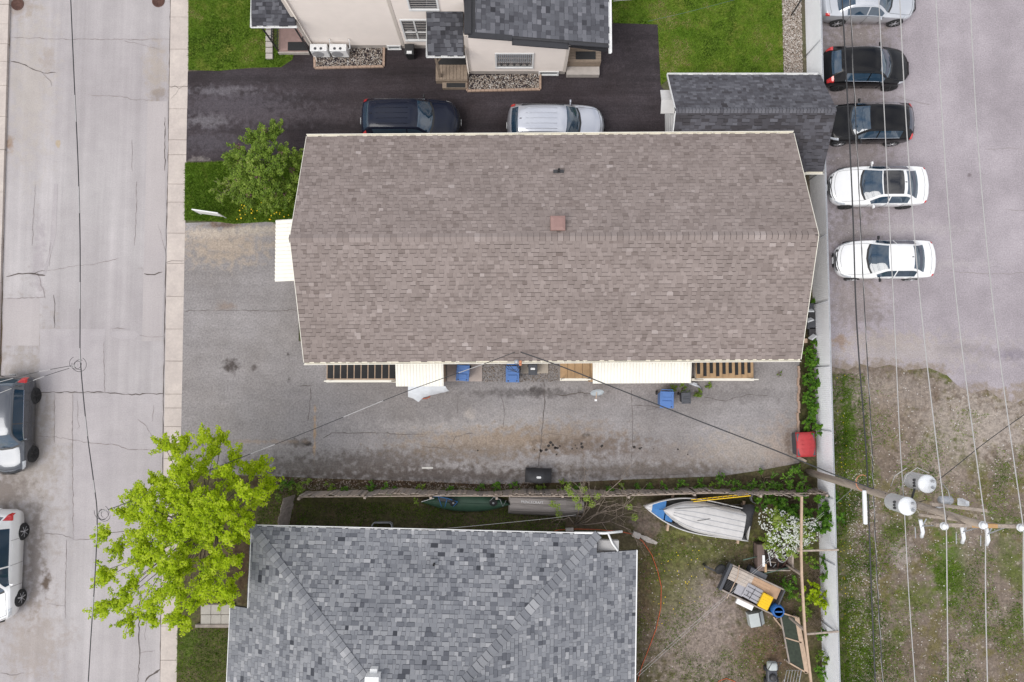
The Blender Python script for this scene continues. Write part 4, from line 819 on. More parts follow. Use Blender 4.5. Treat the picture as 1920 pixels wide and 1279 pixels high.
def car(label, kind, L, hw, zs, col, loc, yaw, metal=.0, rough=.32, rim='silver', sunroof=None, rails=False, cat='car', gls=None, roofcol=None, tail='lamp', ribs=0, extra=None, dark_trim=False, coat=.8, spec=.4):
    tab, w0, w1, r0, r1, sf, sr = GL[kind]
    t = thing({'sedan':'sedan_car','suv':'suv_car','hatch':'hatchback_car'}[kind], loc, label, cat, rot=yaw, local=True)
    paint = mat('car_paint', col, rough, metal, var=.03, scale=2, coat=coat, spec=spec)
    ga = gls or M['autoglass']
    ts = sorted(set(list(np.linspace(0,1,44)) + [x[0] for x in tab] + [w0,w1,r0,r1,*sf,*sr,.02,.075,.94])); ts = [a for i,a in enumerate(ts) if i == 0 or a-ts[i-1] > .004 or a in (w0,w1,r0,r1,*sf,*sr)]
    cols = [[r[k] for r in tab] for k in range(8)]
    rings = []
    for tt in ts:
        w, z0, zb, wr_, ze, zt, bow = [pchip(cols[0], cols[k], tt) for k in range(1,8)]
        z0, zb, ze, zt = z0, zb*zs, ze*zs, zt*zs; w *= hw; wr_ *= hw; wr_ = min(wr_, w*.985); wb = max(wr_, w*.975)
        zm = z0+(zb-z0)*.5
        half = [(w*.80, z0-.01), (w*.95, z0+.05), (w, zm), (w*.995, zb-.10*(zb-z0)), (wb, zb), (wb+(wr_-wb)*.10, zb+(ze-zb)*.10), (wb+(wr_-wb)*.88, zb+(ze-zb)*.88), (wr_, ze), (wr_*.90, ze+(zt-ze)*.42), (wr_*.55, ze+(zt-ze)*.86), (0, zt)]
        ring = [(-y, z) for y, z in half] + [(y, z) for y, z in half[-2::-1]]
        rings.append([Vector((L/2 - tt*L - bow*L/4.6*(abs(y)/hw)**2.2, y, z)) for y, z in ring])
    NC = len(rings[0])
    # fuller wheel arches are separate dark liners; split the skin into panels
    def cell(i, j):
        tt = (ts[i]+ts[i+1])/2; jj = min(j, NC-2-j)       # 0 sill .. 9 top
        if w0 < tt < w1 and jj >= 8: return 'windshield'
        if r0 < tt < r1 and jj >= 8: return 'rear_window'
        if jj == 5 and sf[0] < tt < sf[1]: return 'front_window%d' % (j > NC//2)
        if jj == 5 and sr[0] < tt < sr[1]: return 'back_window%d' % (j > NC//2)
        if sunroof and sunroof[0] < tt < sunroof[1] and jj >= 8: return 'sunroof'
        if tt < .085 and tt > .012 and 4 <= jj <= 6: return 'headlight%d' % (j > NC//2)
        if tt < .085 and tt > .03 and jj == 3: return 'headlight%d' % (j > NC//2)
        if kind == 'sedan':
            if .955 < tt < .992 and 3 <= jj <= 6: return 'taillight%d' % (j > NC//2)
        else:
            if .925 < tt < .985 and 3 <= jj <= 6: return 'taillight%d' % (j > NC//2)
        return 'body'
    parts = {}
    for i in range(len(ts)-1):
        for j in range(NC-1):
            parts.setdefault(cell(i,j), []).append((i,j))
    for nm, cells in parts.items():
        g = MB(); idx = {}
        off = .0 if nm == 'body' else (.004 if 'window' in nm or nm in ('windshield','sunroof') else .008)
        vs = []; fs = []
        def vid(i,j):
            if (i,j) not in idx:
                p = rings[i][j]
                if off:
                    a = rings[min(i+1,len(ts)-1)][j]-rings[max(i-1,0)][j]; b = rings[i][min(j+1,NC-1)]-rings[i][max(j-1,0)]; n = a.cross(b); n.normalize()
                    if n.dot(p-Vector((0,0,.6))) < 0: n = -n
                    p = p + n*off
                idx[(i,j)] = len(vs); vs.append(p)
            return idx[(i,j)]
        for i,j in cells: fs.append((vid(i,j), vid(i+1,j), vid(i+1,j+1), vid(i,j+1)))
        if nm == 'body':
            fs.append(tuple(vid(0,j) for j in range(NC))); fs.append(tuple(vid(len(ts)-1,j) for j in range(NC-1,-1,-1)))
            for i in range(len(ts)-1): fs.append((vid(i,0),vid(i,NC-1),vid(i+1,NC-1),vid(i+1,0)))
        g.add(vs, fs)
        mm = paint if nm == 'body' else ga if ('window' in nm or nm == 'windshield') else M['sun_glass'] if nm == 'sunroof' else M['lamp_clear'] if 'head' in nm else M['lamp_red']
        base = {'front_window':'side_window','back_window':'side_window'}.get(nm.rstrip('01'), nm.rstrip('01'))
        g.build(base, mm, t, True)
    # seams: hood, doors, boot
    g = MB(); 
    def pt(i,j,o=.006):
        p = rings[i][j]; n = Vector((0, p.y*.8, (p.z-.5))); n.normalize(); return p + n*o
    near = lambda x: min(range(len(ts)), key=lambda k: abs(ts[k]-x))
    def line(seq, r=.006): g.tube([pt(i,j) for i,j in seq], r, 4)
    for tt in ((.30,.54,.74) if kind == 'sedan' else (.27,.51,.74)):
        for sgn in (0,1):
            i = near(tt); line([(i, j if not sgn else NC-1-j) for j in (1,2,3,4)])
    i0, i1 = near(.055), near(w0-.02)
    for sgn in (0,1): line([(i, 8 if not sgn else NC-9) for i in range(i0,i1+1)])
    line([(i0,j) for j in range(8,NC-8)])
    if kind == 'sedan': line([(near(.93),j) for j in range(7,NC-7)])
    g.build('panel_gap', M['dark'], t)
    # black cowl at the windscreen foot
    i = near(w0); g = MB(); g.grid([[pt(i,j,.008) for j in range(8,NC-8)], [pt(i,j,.004)+Vector((.085,0,-.018)) for j in range(8,NC-8)]]); g.build('cowl', M['black'], t)
    for s_ in (-1,1):
        a = rings[near(w0)][NC//2]; MB().tube([(a.x-.02, s_*.1+.25, a.z+.02),(a.x-.12, s_*.1-.12, a.z+.07)], .008, 4).build('wiper', M['black'], t)
    # front fascia
    f = rings[0]; zlo, zhi = f[0].z, f[NC//2].z
    gm = M['black']
    MB().add([(L/2+.01,-.34*hw,zhi-.0),(L/2+.01,.34*hw,zhi),(L/2+.012,.42*hw,(zlo+zhi)/2),(L/2+.012,.30*hw,zlo+.02),(L/2+.012,-.30*hw,zlo+.02),(L/2+.012,-.42*hw,(zlo+zhi)/2)], [(0,1,2,3,4,5)]).build('grille', gm, t)
    i = near(.03); g = MB(); g.grid([[pt(near(.004),j,.012) for j in range(8,NC-8)],[pt(near(.03),j,.012) for j in range(8,NC-8)]]); g.build('grille', gm, t)
    MB().box(L/2+.014,L/2+.03,-.15,.15,.40,.50).build('number_plate', M['white'], t)
    MB().box(-L/2-.02,-L/2-.004,-.15,.15,.60*zs,.71*zs).build('number_plate', M['white'], t)
    # mirrors, handles
    for s_ in (-1,1):
        im = near(sf[0]+.015); p = rings[im][5]; x = p.x-.02; y = s_*(hw*.99)
        mr = MB(); mr.frust((x,y+s_*.12,p.z-.03),(.09,.17),(.07,.13),.12); mr.beam((x,y-s_*.04,p.z-.01),(x,y+s_*.06,p.z+.0),.05,.04)
        mr.build('mirror', M['black'] if dark_trim else paint, t, bevel=.02)
        for tt in (.50,.70) if kind == 'sedan' else (.475,.70):
            q = rings[near(tt)][3]; MB().box(q.x-.08,q.x+.08,s_*hw*.99-.012,s_*hw*.99+.02,q.z-.03,q.z).build('door_handle', paint, t, bevel=.006)
        if rails:
            pts = [rings[near(a)][7 if s_ < 0 else NC-8]+Vector((0,-s_*.03,.05)) for a in np.linspace(w1+.03,r0-.03,8)]
            MB().tube(pts, .018, 6).build('roof_rail', M['dark'] if rails == 2 else M['grey_metal'], t, True)
        # body-side window trim
        pts = [pt(near(a), 5 if s_ < 0 else NC-6, .006) for a in np.linspace(sf[0],sr[1],14)]
        MB().tube(pts, .008, 4).build('window_trim', M['chrome'], t)
    for k in range(ribs):
        y = (k-(ribs-1)/2)*hw*.26; zr_ = lambda a: pchip(cols[0],cols[6],a)*zs - .035*(abs(y)/hw)**2*2
        MB().tube([(L/2-a*L, y, zr_(a)+.004) for a in np.linspace(w1+.10,r0-.08,8)], .012, 4).build('roof_rib', paint, t, True)
    # wheels
    R_ = .335*(1.08 if kind == 'suv' else 1); xs = (L/2-.20*L+.02, -L/2+.215*L) 
    for x in xs:
        for s_ in (-1,1):
            y = s_*(hw-.095)
            MB().lathe([(0,-.10),(R_+.025,-.10),(R_+.025,.080),(R_+.01,.085),(0,.085)], (x,y,R_+.015), 24, 'y').build('wheel_arch', M['black'], t)
            wh = MB().lathe([(R_*.72,-.1),(R_*.95,-.1),(R_,-.06),(R_,.07),(R_*.96,.105),(R_*.72,.11)], (x,y,R_), 28, 'y').build('wheel', M['rubber'], t, True) if s_ > 0 else MB().lathe([(R_*.72,.1),(R_*.95,.1),(R_,.06),(R_,-.07),(R_*.96,-.105),(R_*.72,-.11)], (x,y,R_), 28, 'y').build('wheel', M['rubber'], t, True)
            g = MB(); g.lathe([(R_*.74,s_*.100),(R_*.70,s_*.108),(R_*.64,s_*.100)], (x,y,R_), 24, 'y')
            for k in range(7):
                a = k*math.tau/7; d = Vector((math.cos(a),0,math.sin(a))); g.beam(Vector((x,y+s_*.104,R_))+d*.03, Vector((x,y+s_*.104,R_))+d*R_*.68, .055, .016)
            g.lathe([(.06,s_*.10),(.055,s_*.118),(0,s_*.12)], (x,y,R_), 12, 'y')
            g.build('rim', M['rim_'+rim], wh)
            MB().lathe([(R_*.73,s_*.0985),(0,s_*.0985)], (x,y,R_), 20, 'y').build('hub_shadow', M['black'], wh)
    MB().box(-L*.36,L*.36,-hw*.78,hw*.78,.14,.24).build('underbody', M['black'], t)
    # shark-fin antenna
    za = pchip(cols[0],cols[6],r0-.03 if kind != 'sedan' else .69)*zs; xa_ = L/2-(r0-.03 if kind != 'sedan' else .69)*L
    MB().frust((xa_,0,za-.01),(.12,.035),(.02,.012),.06).build('antenna', M['black'], t)
    return t, rings, ts, near, paint
M['sun_glass'] = glassmat('sunroof_glass', (.012,.011,.011), .08)
M['rim_silver'] = mat('alloy_rim', (.6,.6,.62), .3, .7, var=.1)
M['rim_black'] = mat('black_rim', (.03,.03,.032), .35, .3, var=.1)
white = (.80,.80,.79)
pi = math.pi
ZR_ = -.12
SUVC = W(768,211,1.62); car('dark navy SUV with ribbed roof parked on the sealed driveway', 'suv', 4.66, .93, 1.0, (.010,.013,.026), (-4.75,W(768,212,1.62).y,.0), 0, 0, .2, coat=.05, spec=.3, rim= 'black', ribs=5, dark_trim=True)
car('silver SUV parked between the navy SUV and the garage', 'suv', 4.58, .92, 1.0, (.56,.575,.62), (2.05,W(1040,222,1.62).y,.0), R(-.6), .55, .3, 'silver', ribs=5, rails=2)
car('silver sedan parked tail first against the white fence', 'sedan', 4.62, .90, 1.0, (.55,.565,.59), (16.87,17.98,0), 0, .55, .3, 'silver')
car('black hatchback with red tail lights toward the white fence', 'hatch', 4.12, .88, 1.0, (.006,.006,.007), (16.66,14.78,0), 0, 0, .2, coat=.08, spec=.26, rim= 'black', dark_trim=True)
car('black hatchback parked nose toward the garage', 'hatch', 4.22, .88, 1.0, (.006,.006,.007), (16.72,12.08,0), pi, 0, .2, coat=.08, spec=.26, rim= 'silver', dark_trim=True)
car('white sedan with black sunroof parked nose to the fence', 'sedan', 4.58, .91, 1.0, white, (17.08,9.07,0), pi, 0, .35, 'black', sunroof=(.475,.665))
car('plain white sedan parked beside the sunroof sedan', 'sedan', 4.60, .88, 1.0, white, (17.27,5.63,0), pi, 0, .35, 'silver', dark_trim=True)
car('grey SUV parked at the far kerb of the road', 'suv', 4.55, .93, .97, (.085,.092,.105), (-23.0,-1.95,ZR_), -pi/2, .5, .2, 'black')
car('white minivan parked at the far kerb behind the grey SUV', 'suv', 5.05, .98, 1.06, white, (-23.35,-8.3,ZR_), -pi/2, 0, .35, 'silver')
# ================================================================== fences
wf = thing('fence', (FENCE_X,2,0), 'white corrugated metal fence running along the parking lot', 'fence')
posts = [W(1550,y,1.6).y for y in (75,197,319,440,564,687,809,936,1060,1186)]
posts = [posts[0]+3.0] + posts + [posts[-1]-3.0, posts[-1]-6.0]
FH = 1.62
for a, b in zip(posts[:-1], posts[1:]):
    g = MB(); n = int(abs(a-b)/.045); rows = [[],[]]
    for i in range(n+1):
        y = a+(b-a)*i/n; x = FENCE_X+(.004 if i % 2 else -.003); rows[0].append((x,y,.03)); rows[1].append((x,y,FH+rng.uniform(-.006,.006)))
    g.grid(rows); o = g.build('panel', M['vinyl'], wf); s = o.modifiers.new('t','SOLIDIFY'); s.thickness = .006
    MB().beam((FENCE_X+.05,a,FH-.03),(FENCE_X+.05,b,FH-.03),.04,.04).build('rail', M['grey_metal'], wf)
for y in posts: MB().tube([(FENCE_X-.045,y,0),(FENCE_X-.045,y,FH-.02)], .024, 8).build('post', M['grey_metal'], wf, True)
# weathered board fence
bf = thing('fence', (1.0,-5.1,0), 'weathered grey board fence between driveway and back yard', 'fence')
fx0, fx1 = W(556,924,1.5).x, W(1556,922,1.5).x; x = fx0; k = 0
def fy(x): return -5.02 + .05*math.sin(x*.9) + .03*math.sin(x*2.3+1) + (.05 if x > 4 else 0)
variants = []
for k in range(8):
    w_ = .105+.01*(k%4); h = 1.2+.035*(k%5); variants.append((w_, MB().add([(0,0,0),(w_,0,0),(w_,.022,0),(0,.022,0),(0,0,h-.03),(w_,0,h),(w_,.022,h),(0,.022,h-.03)], [(0,3,2,1),(4,5,6,7),(0,1,5,4),(1,2,6,5),(2,3,7,6),(3,0,4,7)]).mesh('board', M['wood_grey'] if k % 3 else M['wood_old'])))
i = 0
while x < fx1:
    w_, me = variants[rng.randrange(8)]
    if rng.random() > .02:
        m = Matrix.Translation(Vector((x,fy(x)+rng.uniform(-.012,.012),0))-ORG[bf.name]) @ Euler((R(rng.uniform(-1,3)+1.5*math.sin(x*.7)),R(rng.uniform(-1.5,1.5)),R(rng.uniform(-3,3)))).to_matrix().to_4x4()
        link_mesh('board', me, bf, m)
    x += w_+.004; i += 1
for a, b, z in ((fx0,-3,1.0),(-3,4,1.02),(4,9,.98),(9,fx1,1.0),(fx0,4,.35),(4,fx1,.36)):
    MB().beam((a,fy(a)-.05-z*.03,z),(b,fy(b)-.05-z*.03,z),.05,.09).build('rail', M['wood_old'], bf)
n = 8
for k in range(n+1):
    x = fx0+(fx1-fx0)*k/n; MB().obox((x,fy(x)-.12,.6),(.1,.1,1.25),0,R(2)).build('post', M['wood_old'], bf)
# short return fence by the street
rfn = thing('fence', W(545,955), 'short leaning board fence between the tree and grey house', 'fence')
a, b = W(549,930), W(538,985)
for k in range(11):
    p = a.lerp(b,k/10); MB().obox((p.x+rng.uniform(-.02,.02),p.y,.55),(.03,.125,1.1),0,0,R(-10+rng.uniform(-3,3))).build('board', M['wood_grey'], rfn)
# yellow ladder lying on its edge behind the fence, on two stakes
ld = thing('ladder', W(1350,935,.0), 'yellow ladder lying along the weathered board fence', 'ladder')
a0, b0 = W(1296,937,.9), W(1402,926,1.1); dv = Vector((0,-.02,.36))
for o_ in (Vector((0,0,0)), dv): MB().beam(a0+o_,b0+o_,.03,.07).build('stile', M['yellow'], ld)
for k in range(1,11): p = a0.lerp(b0,k/11); MB().beam(p,p+dv,.025,.025).build('rung', M['wood_new'], ld)
for f in (.1,.85): p = a0.lerp(b0,f); MB().box(p.x-.03,p.x+.03,p.y-.03,p.y+.03,0,p.z-.03).build('stake', M['wood_old'], ld)
# timber trellis frame in the yard corner
tf = thing('trellis', W(1503,1080), 'pale timber beam frame standing beside the white fence', 'timber frame')
pts = [(1503,931,1.9),(1502,1032,1.9),(1503,1078,1.9),(1509,1182,1.9),(1523,1300,1.9)]
for (a,b) in zip(pts[:-1],pts[1:]): MB().beam(W(*a),W(*b),.09,.09).build('beam', M['wood_new'], tf)
MB().beam(W(1495,1033,1.86),W(1572,1031,1.66),.07,.06).build('crossbeam', M['wood_old'], tf); MB().beam(W(1511,1189,1.86),W(1572,1184,1.66),.07,.07).build('crossbeam', M['wood_old'], tf)
for q in pts[:4]: p = W(*q); MB().box(p.x-.045,p.x+.045,p.y-.045,p.y+.045,0,p.z-.04).build('post', M['wood_old'], tf)
MB().beam(W(1492,1020,.9),W(1504,1034,1.7),.05,.05).beam(W(1486,1064,.6),W(1502,1074,1.4),.05,.05).build('brace', M['wood_old'], tf)

# ================================================================== bins and small things by the house
def wheelie(px, py, lab, m, s=1.0, yaw=0, cat='bin', group=None, nm='wheeled_bin'):
    p = W(px,py,.9*s); t = thing(nm, (p.x,p.y,0), lab, cat, group, yaw, True)
    MB().frust((0,0,.06),(.46*s,.5*s),(.58*s,.68*s),.88*s).build('body', m, t, bevel=.02)
    MB().frust((0,-.01*s,.94*s),(.64*s,.78*s),(.60*s,.74*s),.05*s).build('lid', m, t, bevel=.015)
    l = t.children[-1]
    MB().frust((0,-.16*s,.99*s),(.46*s,.24*s),(.40*s,.18*s),.035*s).build('lid_panel', m, l, bevel=.01)
    MB().box(-.26*s,.26*s,.04*s,.10*s,.99*s,1.01*s).box(-.26*s,-.2*s,.04*s,.26*s,.99*s,1.008*s).box(.2*s,.26*s,.04*s,.26*s,.99*s,1.008*s).build('lid_rib', m, l, bevel=.006)
    MB().tube([(-.26*s,.36*s,.93*s),(-.26*s,.44*s,.97*s),(.26*s,.44*s,.97*s),(.26*s,.36*s,.93*s)], .018*s, 8).build('handle', m, t, True)
    for sx in (-1,1):
        MB().lathe([(0,-.03),(.1*s,-.03),(.1*s,.03),(0,.03)], (sx*.3*s,.28*s,.1*s), 14, 'x').build('wheel', M['rubber'], t)
        MB().obox((sx*.2*s,-.33*s,.985*s),(.07*s,.05*s,.02*s),sx*.6).build('lid_clip', M['dark'], t)
    return t
wheelie(868,699,'blue wheeled bin on the pinkish pad beside the plastic sheet',M['blue_bin'],.95,R(-4))
wheelie(961,701,'blue wheeled bin standing on the dark pebbles below the service mast',M['blue_bin'],.98,0)
wheelie(1250,749,'blue wheeled bin standing out on the driveway asphalt',M['blue_bin'],1.0,R(-2))
wheelie(999,693,'small charcoal wheeled bin with white label on the pale pad',M['grey_bin'],.66,0)
wheelie(1286,746,'small charcoal wheeled bin next to the weeds on the driveway',M['grey_bin'],.68,R(2))
p = W(999,693,.7); MB().box(p.x-.1,p.x+.1,p.y-.02,p.y+.08,.694,.70).build('bin_label', M['white'], None, label='white printed label on the small charcoal bin lid', cat='label')
M['ornament0'] = mat('dish_enamel', srgb(206,214,218,K), .5)
# satellite dish on a stub mast
p = W(1119,738,1.2); sdz = thing('satellite_dish', (p.x,p.y,0), 'grey satellite dish on a short mast in front of the long awning', 'satellite dish', local=True)
mD = Euler((R(-68),0,R(8))).to_matrix()
MB().lathe([(0,0),(.12,.012),(.24,.05),(.31,.09),(.305,.1),(.23,.06),(.1,.022),(0,.012)], (0,.12,1.25), 24, m=Euler((R(62),0,R(4))).to_matrix()).build('reflector', M['ornament0'], sdz, True)
MB().tube([(0,.1,1.2),(-.02,-.25,1.05)], .018, 6).build('arm', M['wood_new'], sdz); MB().frust((-.03,-.3,1.0),(.12,.1),(.1,.08),.1).build('receiver', M['white'], sdz, bevel=.01)
MB().tube([(0,.14,0),(0,.14,1.2)], .025, 8).build('mast', M['grey_metal'], sdz, True)
# small weeds bed with garden ornament
M['ornament'] = mat('white_plaster', srgb(230,234,240,K), .6)
p = W(1303,722,.2); MB().tube([p+Vector((-.25,.12,-.1)),p+Vector((0,0,.0)),p+Vector((.2,-.06,-.1)),p+Vector((.3,-.15,-.15))], .07, 8, r1=.02).tube([p+Vector((-.1,.1,-.02)),p+Vector((.1,.05,-.02))], .05, 6).build('garden_ornament', M['ornament'], None, True, 'small white garden ornament among the weeds by the steps', 'ornament')
# red lidded box against the fence
p = W(1515,834,.8); t = thing('storage_box', (p.x-.02,p.y,0), 'faded red lidded storage box against the white fence', 'storage box', rot=R(2), local=True)
MB().frust((0,0,0),(.78,.95),(.82,1.02),.66).build('body', M['grey_bin'], t, bevel=.03)
rows = [[(x, y, .74 - .10*(x/.44)**2 - .05*(y/.56)**2) for x in np.linspace(-.44,.44,9)] for y in np.linspace(-.56,.56,9)]
g = MB().grid(rows); g.build('lid', M['red'], t, True); s = t.children[-1].modifiers.new('t','SOLIDIFY'); s.thickness = .05; s.offset = -1
for y in (-.2,.0,.2): MB().obox((0,y,.742-.05*(y/.56)**2),(.5,.02,.006)).build('lid_groove', M['grey_bin'] if y == 9 else M['red'], t)
MB().box(-.1,.1,-.58,-.55,.55,.62).build('latch', M['dark'], t)
# covered barbecue
p = W(1010,897,.7); t = thing('barbecue', (p.x,p.y+.05,0), 'barbecue under a black fabric cover beside the board fence', 'barbecue', rot=R(-2), local=True)
prof = [(-.60,.0),(-.58,.56),(-.50,.72),(-.36,.88),(-.2,.93),(.1,.93),(.26,.86),(.38,.70),(.58,.62),(.62,.0)]
rows = [[(x, y + .02*math.sin(x*9+y*5), z*(1 if abs(y) < .1 else .93 if abs(y) < .2 else .78 if abs(y) < .28 else .3)) for x, z in prof] for y in (-.31,-.27,-.18,-.05,.05,.18,.27,.31)]
rows = [[(x, sgn*.32, 0.0) for x, z in prof] if False else r for sgn, r in zip((-1,)*4+(1,)*4, rows)]
g = MB(); g.grid(rows); n = len(prof)
for s_, r in ((-1,rows[0]),(1,rows[-1])): g.poly([q for q in r] if s_ < 0 else [q for q in r][::-1])
M['cover'] = mat('black_cover_fabric', (.030,.030,.033), .75, var=.25, scale=6, bump=.6, bscale=9)
g.build('cover', M['cover'], t, True)
lg = MB()
for k in range(3): lg.box(-.09,.09,.04-.032*k,.062-.032*k,.935,.94) if k != 1 else lg.box(-.11,.11,.04-.032*k,.062-.032*k,.935,.94)
lg.build('logo', M['white'], t)
for x in (-.5,.5): MB().box(x-.04,x+.04,-.22,.22,0,.06).build('foot', M['black'], t)
# bit of timber and white board near the red box
MB().obox((*W(1503,862,.05)[:2],.05),(.45,.16,.06),R(-28)).build('timber_offcut', M['wood_old'], None, label='timber offcut lying below the red box', cat='timber')
MB().obox((*W(1491,880,.05)[:2],.05),(.36,.16,.05),R(14)).build('foam_board', M['white'], None, label='white foam board scrap at the driveway corner', cat='foam board')
# real estate style post sign
p = W(381,393,.9); t = thing('lawn_sign', (p.x,p.y,0), 'white yard sign panel standing in grass by the lilac bush', 'sign', local=True)
a, b = W(357,391,1.15)-Vector((p.x,p.y,0)), W(405,398,1.15)-Vector((p.x,p.y,0))
MB().beam((a.x,a.y,.62),(b.x,b.y,.62),.02,.66).build('panel', M['white'], t); MB().beam((a.x,a.y,.97),(b.x,b.y,.97),.05,.05).build('top_rail', M['white'], t)
for q in (a,b): MB().tube([(q.x,q.y,0),(q.x,q.y,1.0)], .025, 6).build('stake', M['white'], t)
# clutter between house and fence
t = thing('junk_pile', W(1522,610), 'pile of old pots and folded sheets between house and white fence', 'junk')
for k,(x,y,s_) in enumerate([(1519,575,.16),(1521,592,.2),(1520,608,.24),(1522,622,.2)]):
    q = W(x,y,.2); MB().frust((q.x,q.y,0),(s_*1.2,s_*1.6),(s_*1.6,s_*2),.3).build('pot', M['dark'] if k % 2 else M['grey_bin'], t, bevel=.02)
for k,(x,y) in enumerate([(1519,582),(1518,600),(1524,632)]):
    q = W(x,y,.4); MB().obox((q.x,q.y,.38),(.3,.06,.25),R(20*k),R(30)).build('folded_sheet', M['tarp'], t)
q = W(1509,639,.2); MB().obox((q.x,q.y,.12),(.22,.2,.22)).build('carton', M['wood_new'], t)
# stone edging of the planted strip
es = thing('edging', W(1498,760), 'row of pale edging stones beside the planted strip', 'edging')
for k in range(18):
    q = W(1496+rng.uniform(-1.5,1.5),690+k*7.3); MB().obox((q.x,q.y,.05),(.1,.2,.1),rng.uniform(-.2,.2)).build('stone', M['brick'], es, bevel=.02)

# ================================================================== boats
def loft(sections, closed=False):
    g = MB(); g.grid(sections); return g
def hull_pts(L, B, D, n=17, bow=2.0, stern=.8, inv=1, vee=.5, m=11):
    rows = []
    for i in range(n):
        t = i/(n-1); x = -L/2+L*t
        w = B/2*min(1, (stern+(1-stern)*min(1,t*2.5)))*(1-max(0,(t-.45)/.55)**bow); w = max(w,.004)
        r = []
        for k in range(m):
            a = -1+2*k/(m-1); sg = 1 if a > 0 else -1
            y = sg*abs(math.sin(abs(a)*math.pi/2))**.8*w; dep = D*(1-abs(a)**2.6)*(.65+.35*(1-t**3))
            r.append(Vector((x, y, -dep)))
        rows.append(r)
    return rows
# open white boat with blue foredeck, and an upturned dinghy on it
A, B = W(1211,950,.7), W(1404,985,.7); ang = math.atan2(A.y-B.y, A.x-B.x)
C = (A+B)/2
Lb = (A-B).length+.1
bt = thing('boat', (C.x,C.y,0), 'white open boat with blue foredeck carrying an upturned dinghy', 'boat', rot=ang, local=True)
M['gel'] = mat('white_gelcoat', srgb(232,230,228,K), .35, var=.06, scale=2)
hp = hull_pts(Lb, 1.55, .58, bow=2.2, stern=.88)
rows = [[Vector((p.x,p.y,p.z+.78+.1*max(0,(i/16-.6)))) for p in r] for i, r in enumerate(hp)]
h_ = loft(rows); h_.poly(rows[0]); o = h_.build('hull', M['gel'], bt, True); s = o.modifiers.new('t','SOLIDIFY'); s.thickness = .03; s.offset = 1
MB().tube([r[0]+Vector((0,0,.01)) for r in rows], .026, 6).tube([r[-1]+Vector((0,0,.01)) for r in rows], .026, 6).build('gunwale', M['gel'], bt, True)
fd = MB(); k0 = 13; fd.grid([[rows[i][j]*1 for j in (0,)] + [Vector((rows[i][0].x, 0, rows[i][0].z+.04))] + [rows[i][-1]*1] for i in range(k0,16)]); fd.build('foredeck', M['blue'], bt)
fd = MB(); fd.grid([[rows[i][0]+Vector((0,0,.012))] + [Vector((rows[i][0].x, 0, rows[i][0].z+.055))] + [rows[i][-1]+Vector((0,0,.012))] for i in (15,16)]); fd.build('bow_cap', M['gel'], bt)
M['liner'] = mat('dark_boat_liner', srgb(84,82,80,K), .8, var=.2)
MB().grid([[Vector((r[2].x,r[2].y,.42)),Vector((r[0].x,0,.40)),Vector((r[-3].x,r[-3].y,.42))] for r in rows[1:14]]).build('floor', M['liner'], bt)
MB().obox((Lb/2-1.15,.30,.62),(.34,.36,.26)).build('seat_box', M['blue'], bt, bevel=.02)
for x in (-.2,-Lb/2+.35): MB().beam((x,-.74,.7),(x,.74,.7),.16,.04).build('thwart', M['wood_old'], bt)
for x in (Lb/2-1.3, -Lb/2+.25): MB().beam((x,-.98,.2),(x,.98,.2),.1,.12).build('cradle_beam', M['wood_new'], bt)
for x in (Lb/2-1.3, -Lb/2+.25):
    for y in (-.8,.8): MB().box(x-.06,x+.06,y-.06,y+.06,0,.14).build('cradle_block', M['wood_old'], bt)
# dinghy (upturned): a thing of its own resting on the boat
A2, B2 = W(1246,957,1.0), W(1392,987,1.0); C2 = (A2+B2)/2; a2 = math.atan2(A2.y-B2.y, A2.x-B2.x); L2 = (A2-B2).length+.1
dg = thing('dinghy', (C2.x,C2.y,.80), 'upturned white aluminium dinghy lying on the open boat', 'dinghy', rot=a2, local=True)
M['alu_white'] = mat('scuffed_white_aluminium', srgb(222,219,216,K), .5, .15, var=.1, scale=3)
hp = hull_pts(L2, 1.36, .34, bow=2.4, stern=.97, m=13)
rows = [[Vector((p.x,p.y,-p.z*1.0+.02)) for p in r] for r in hp]
h_ = loft(rows); h_.poly(rows[0]); h_.build('hull', M['alu_white'], dg, True)
for j in (3,5,6,7,9): MB().tube([r[j]+Vector((0,0,.008)) for r in rows[:-2]], .012, 5).build('strake', M['grey_metal'], dg, True)
MB().tube([r[0] for r in rows]+[r[-1] for r in rows[::-1]], .02, 5).build('gunwale', M['alu_white'], dg, True)
rp = thing('rope', (C2.x,C2.y,1.2), 'thin dark rope lashed across the upturned dinghy', 'rope')
MB().tube([W(1236,955,.95),W(1300,952,1.19),W(1386,946,.8)], .012, 5).tube([W(1262,982,.88),W(1320,975,1.2),W(1380,962,.9)], .012, 5).build('strand', M['wire_dark'], rp)
# outboard under a dark cover and red fuel tank
t = thing('outboard_motor', W(1398,970), 'outboard motor wrapped in a dark cover at the boat stern', 'outboard motor')
g = MB(); pr = [(1402,948,.5,.28),(1400,960,.75,.34),(1397,975,.85,.3),(1396,990,.6,.26),(1398,1005,.3,.12)]
rows = []
for (x,y,z,r) in pr:
    c = W(x,y,z); rows.append([c+Vector((math.cos(a)*r*(1+.15*math.sin(3*a+x)), math.sin(a)*.1, math.sin(a)*r*.9)) for a in np.linspace(0,2*math.pi,13)])
g.grid(rows); g.poly(rows[0][:-1]); g.poly(rows[-1][:-1][::-1]); g.build('cover', M['cover'], t, True)
c = W(1398,960,.0); MB().box(c.x-.08,c.x+.08,c.y-.1,c.y+.1,0,.5).build('leg', M['dark'], t)
c = W(1391,1002,.3); MB().obox((c.x,c.y,.16),(.52,.2,.3),R(-8)).build('fuel_tank', M['brightred'], None, bevel=.03, label='red fuel tank behind the boat stern', cat='fuel tank')
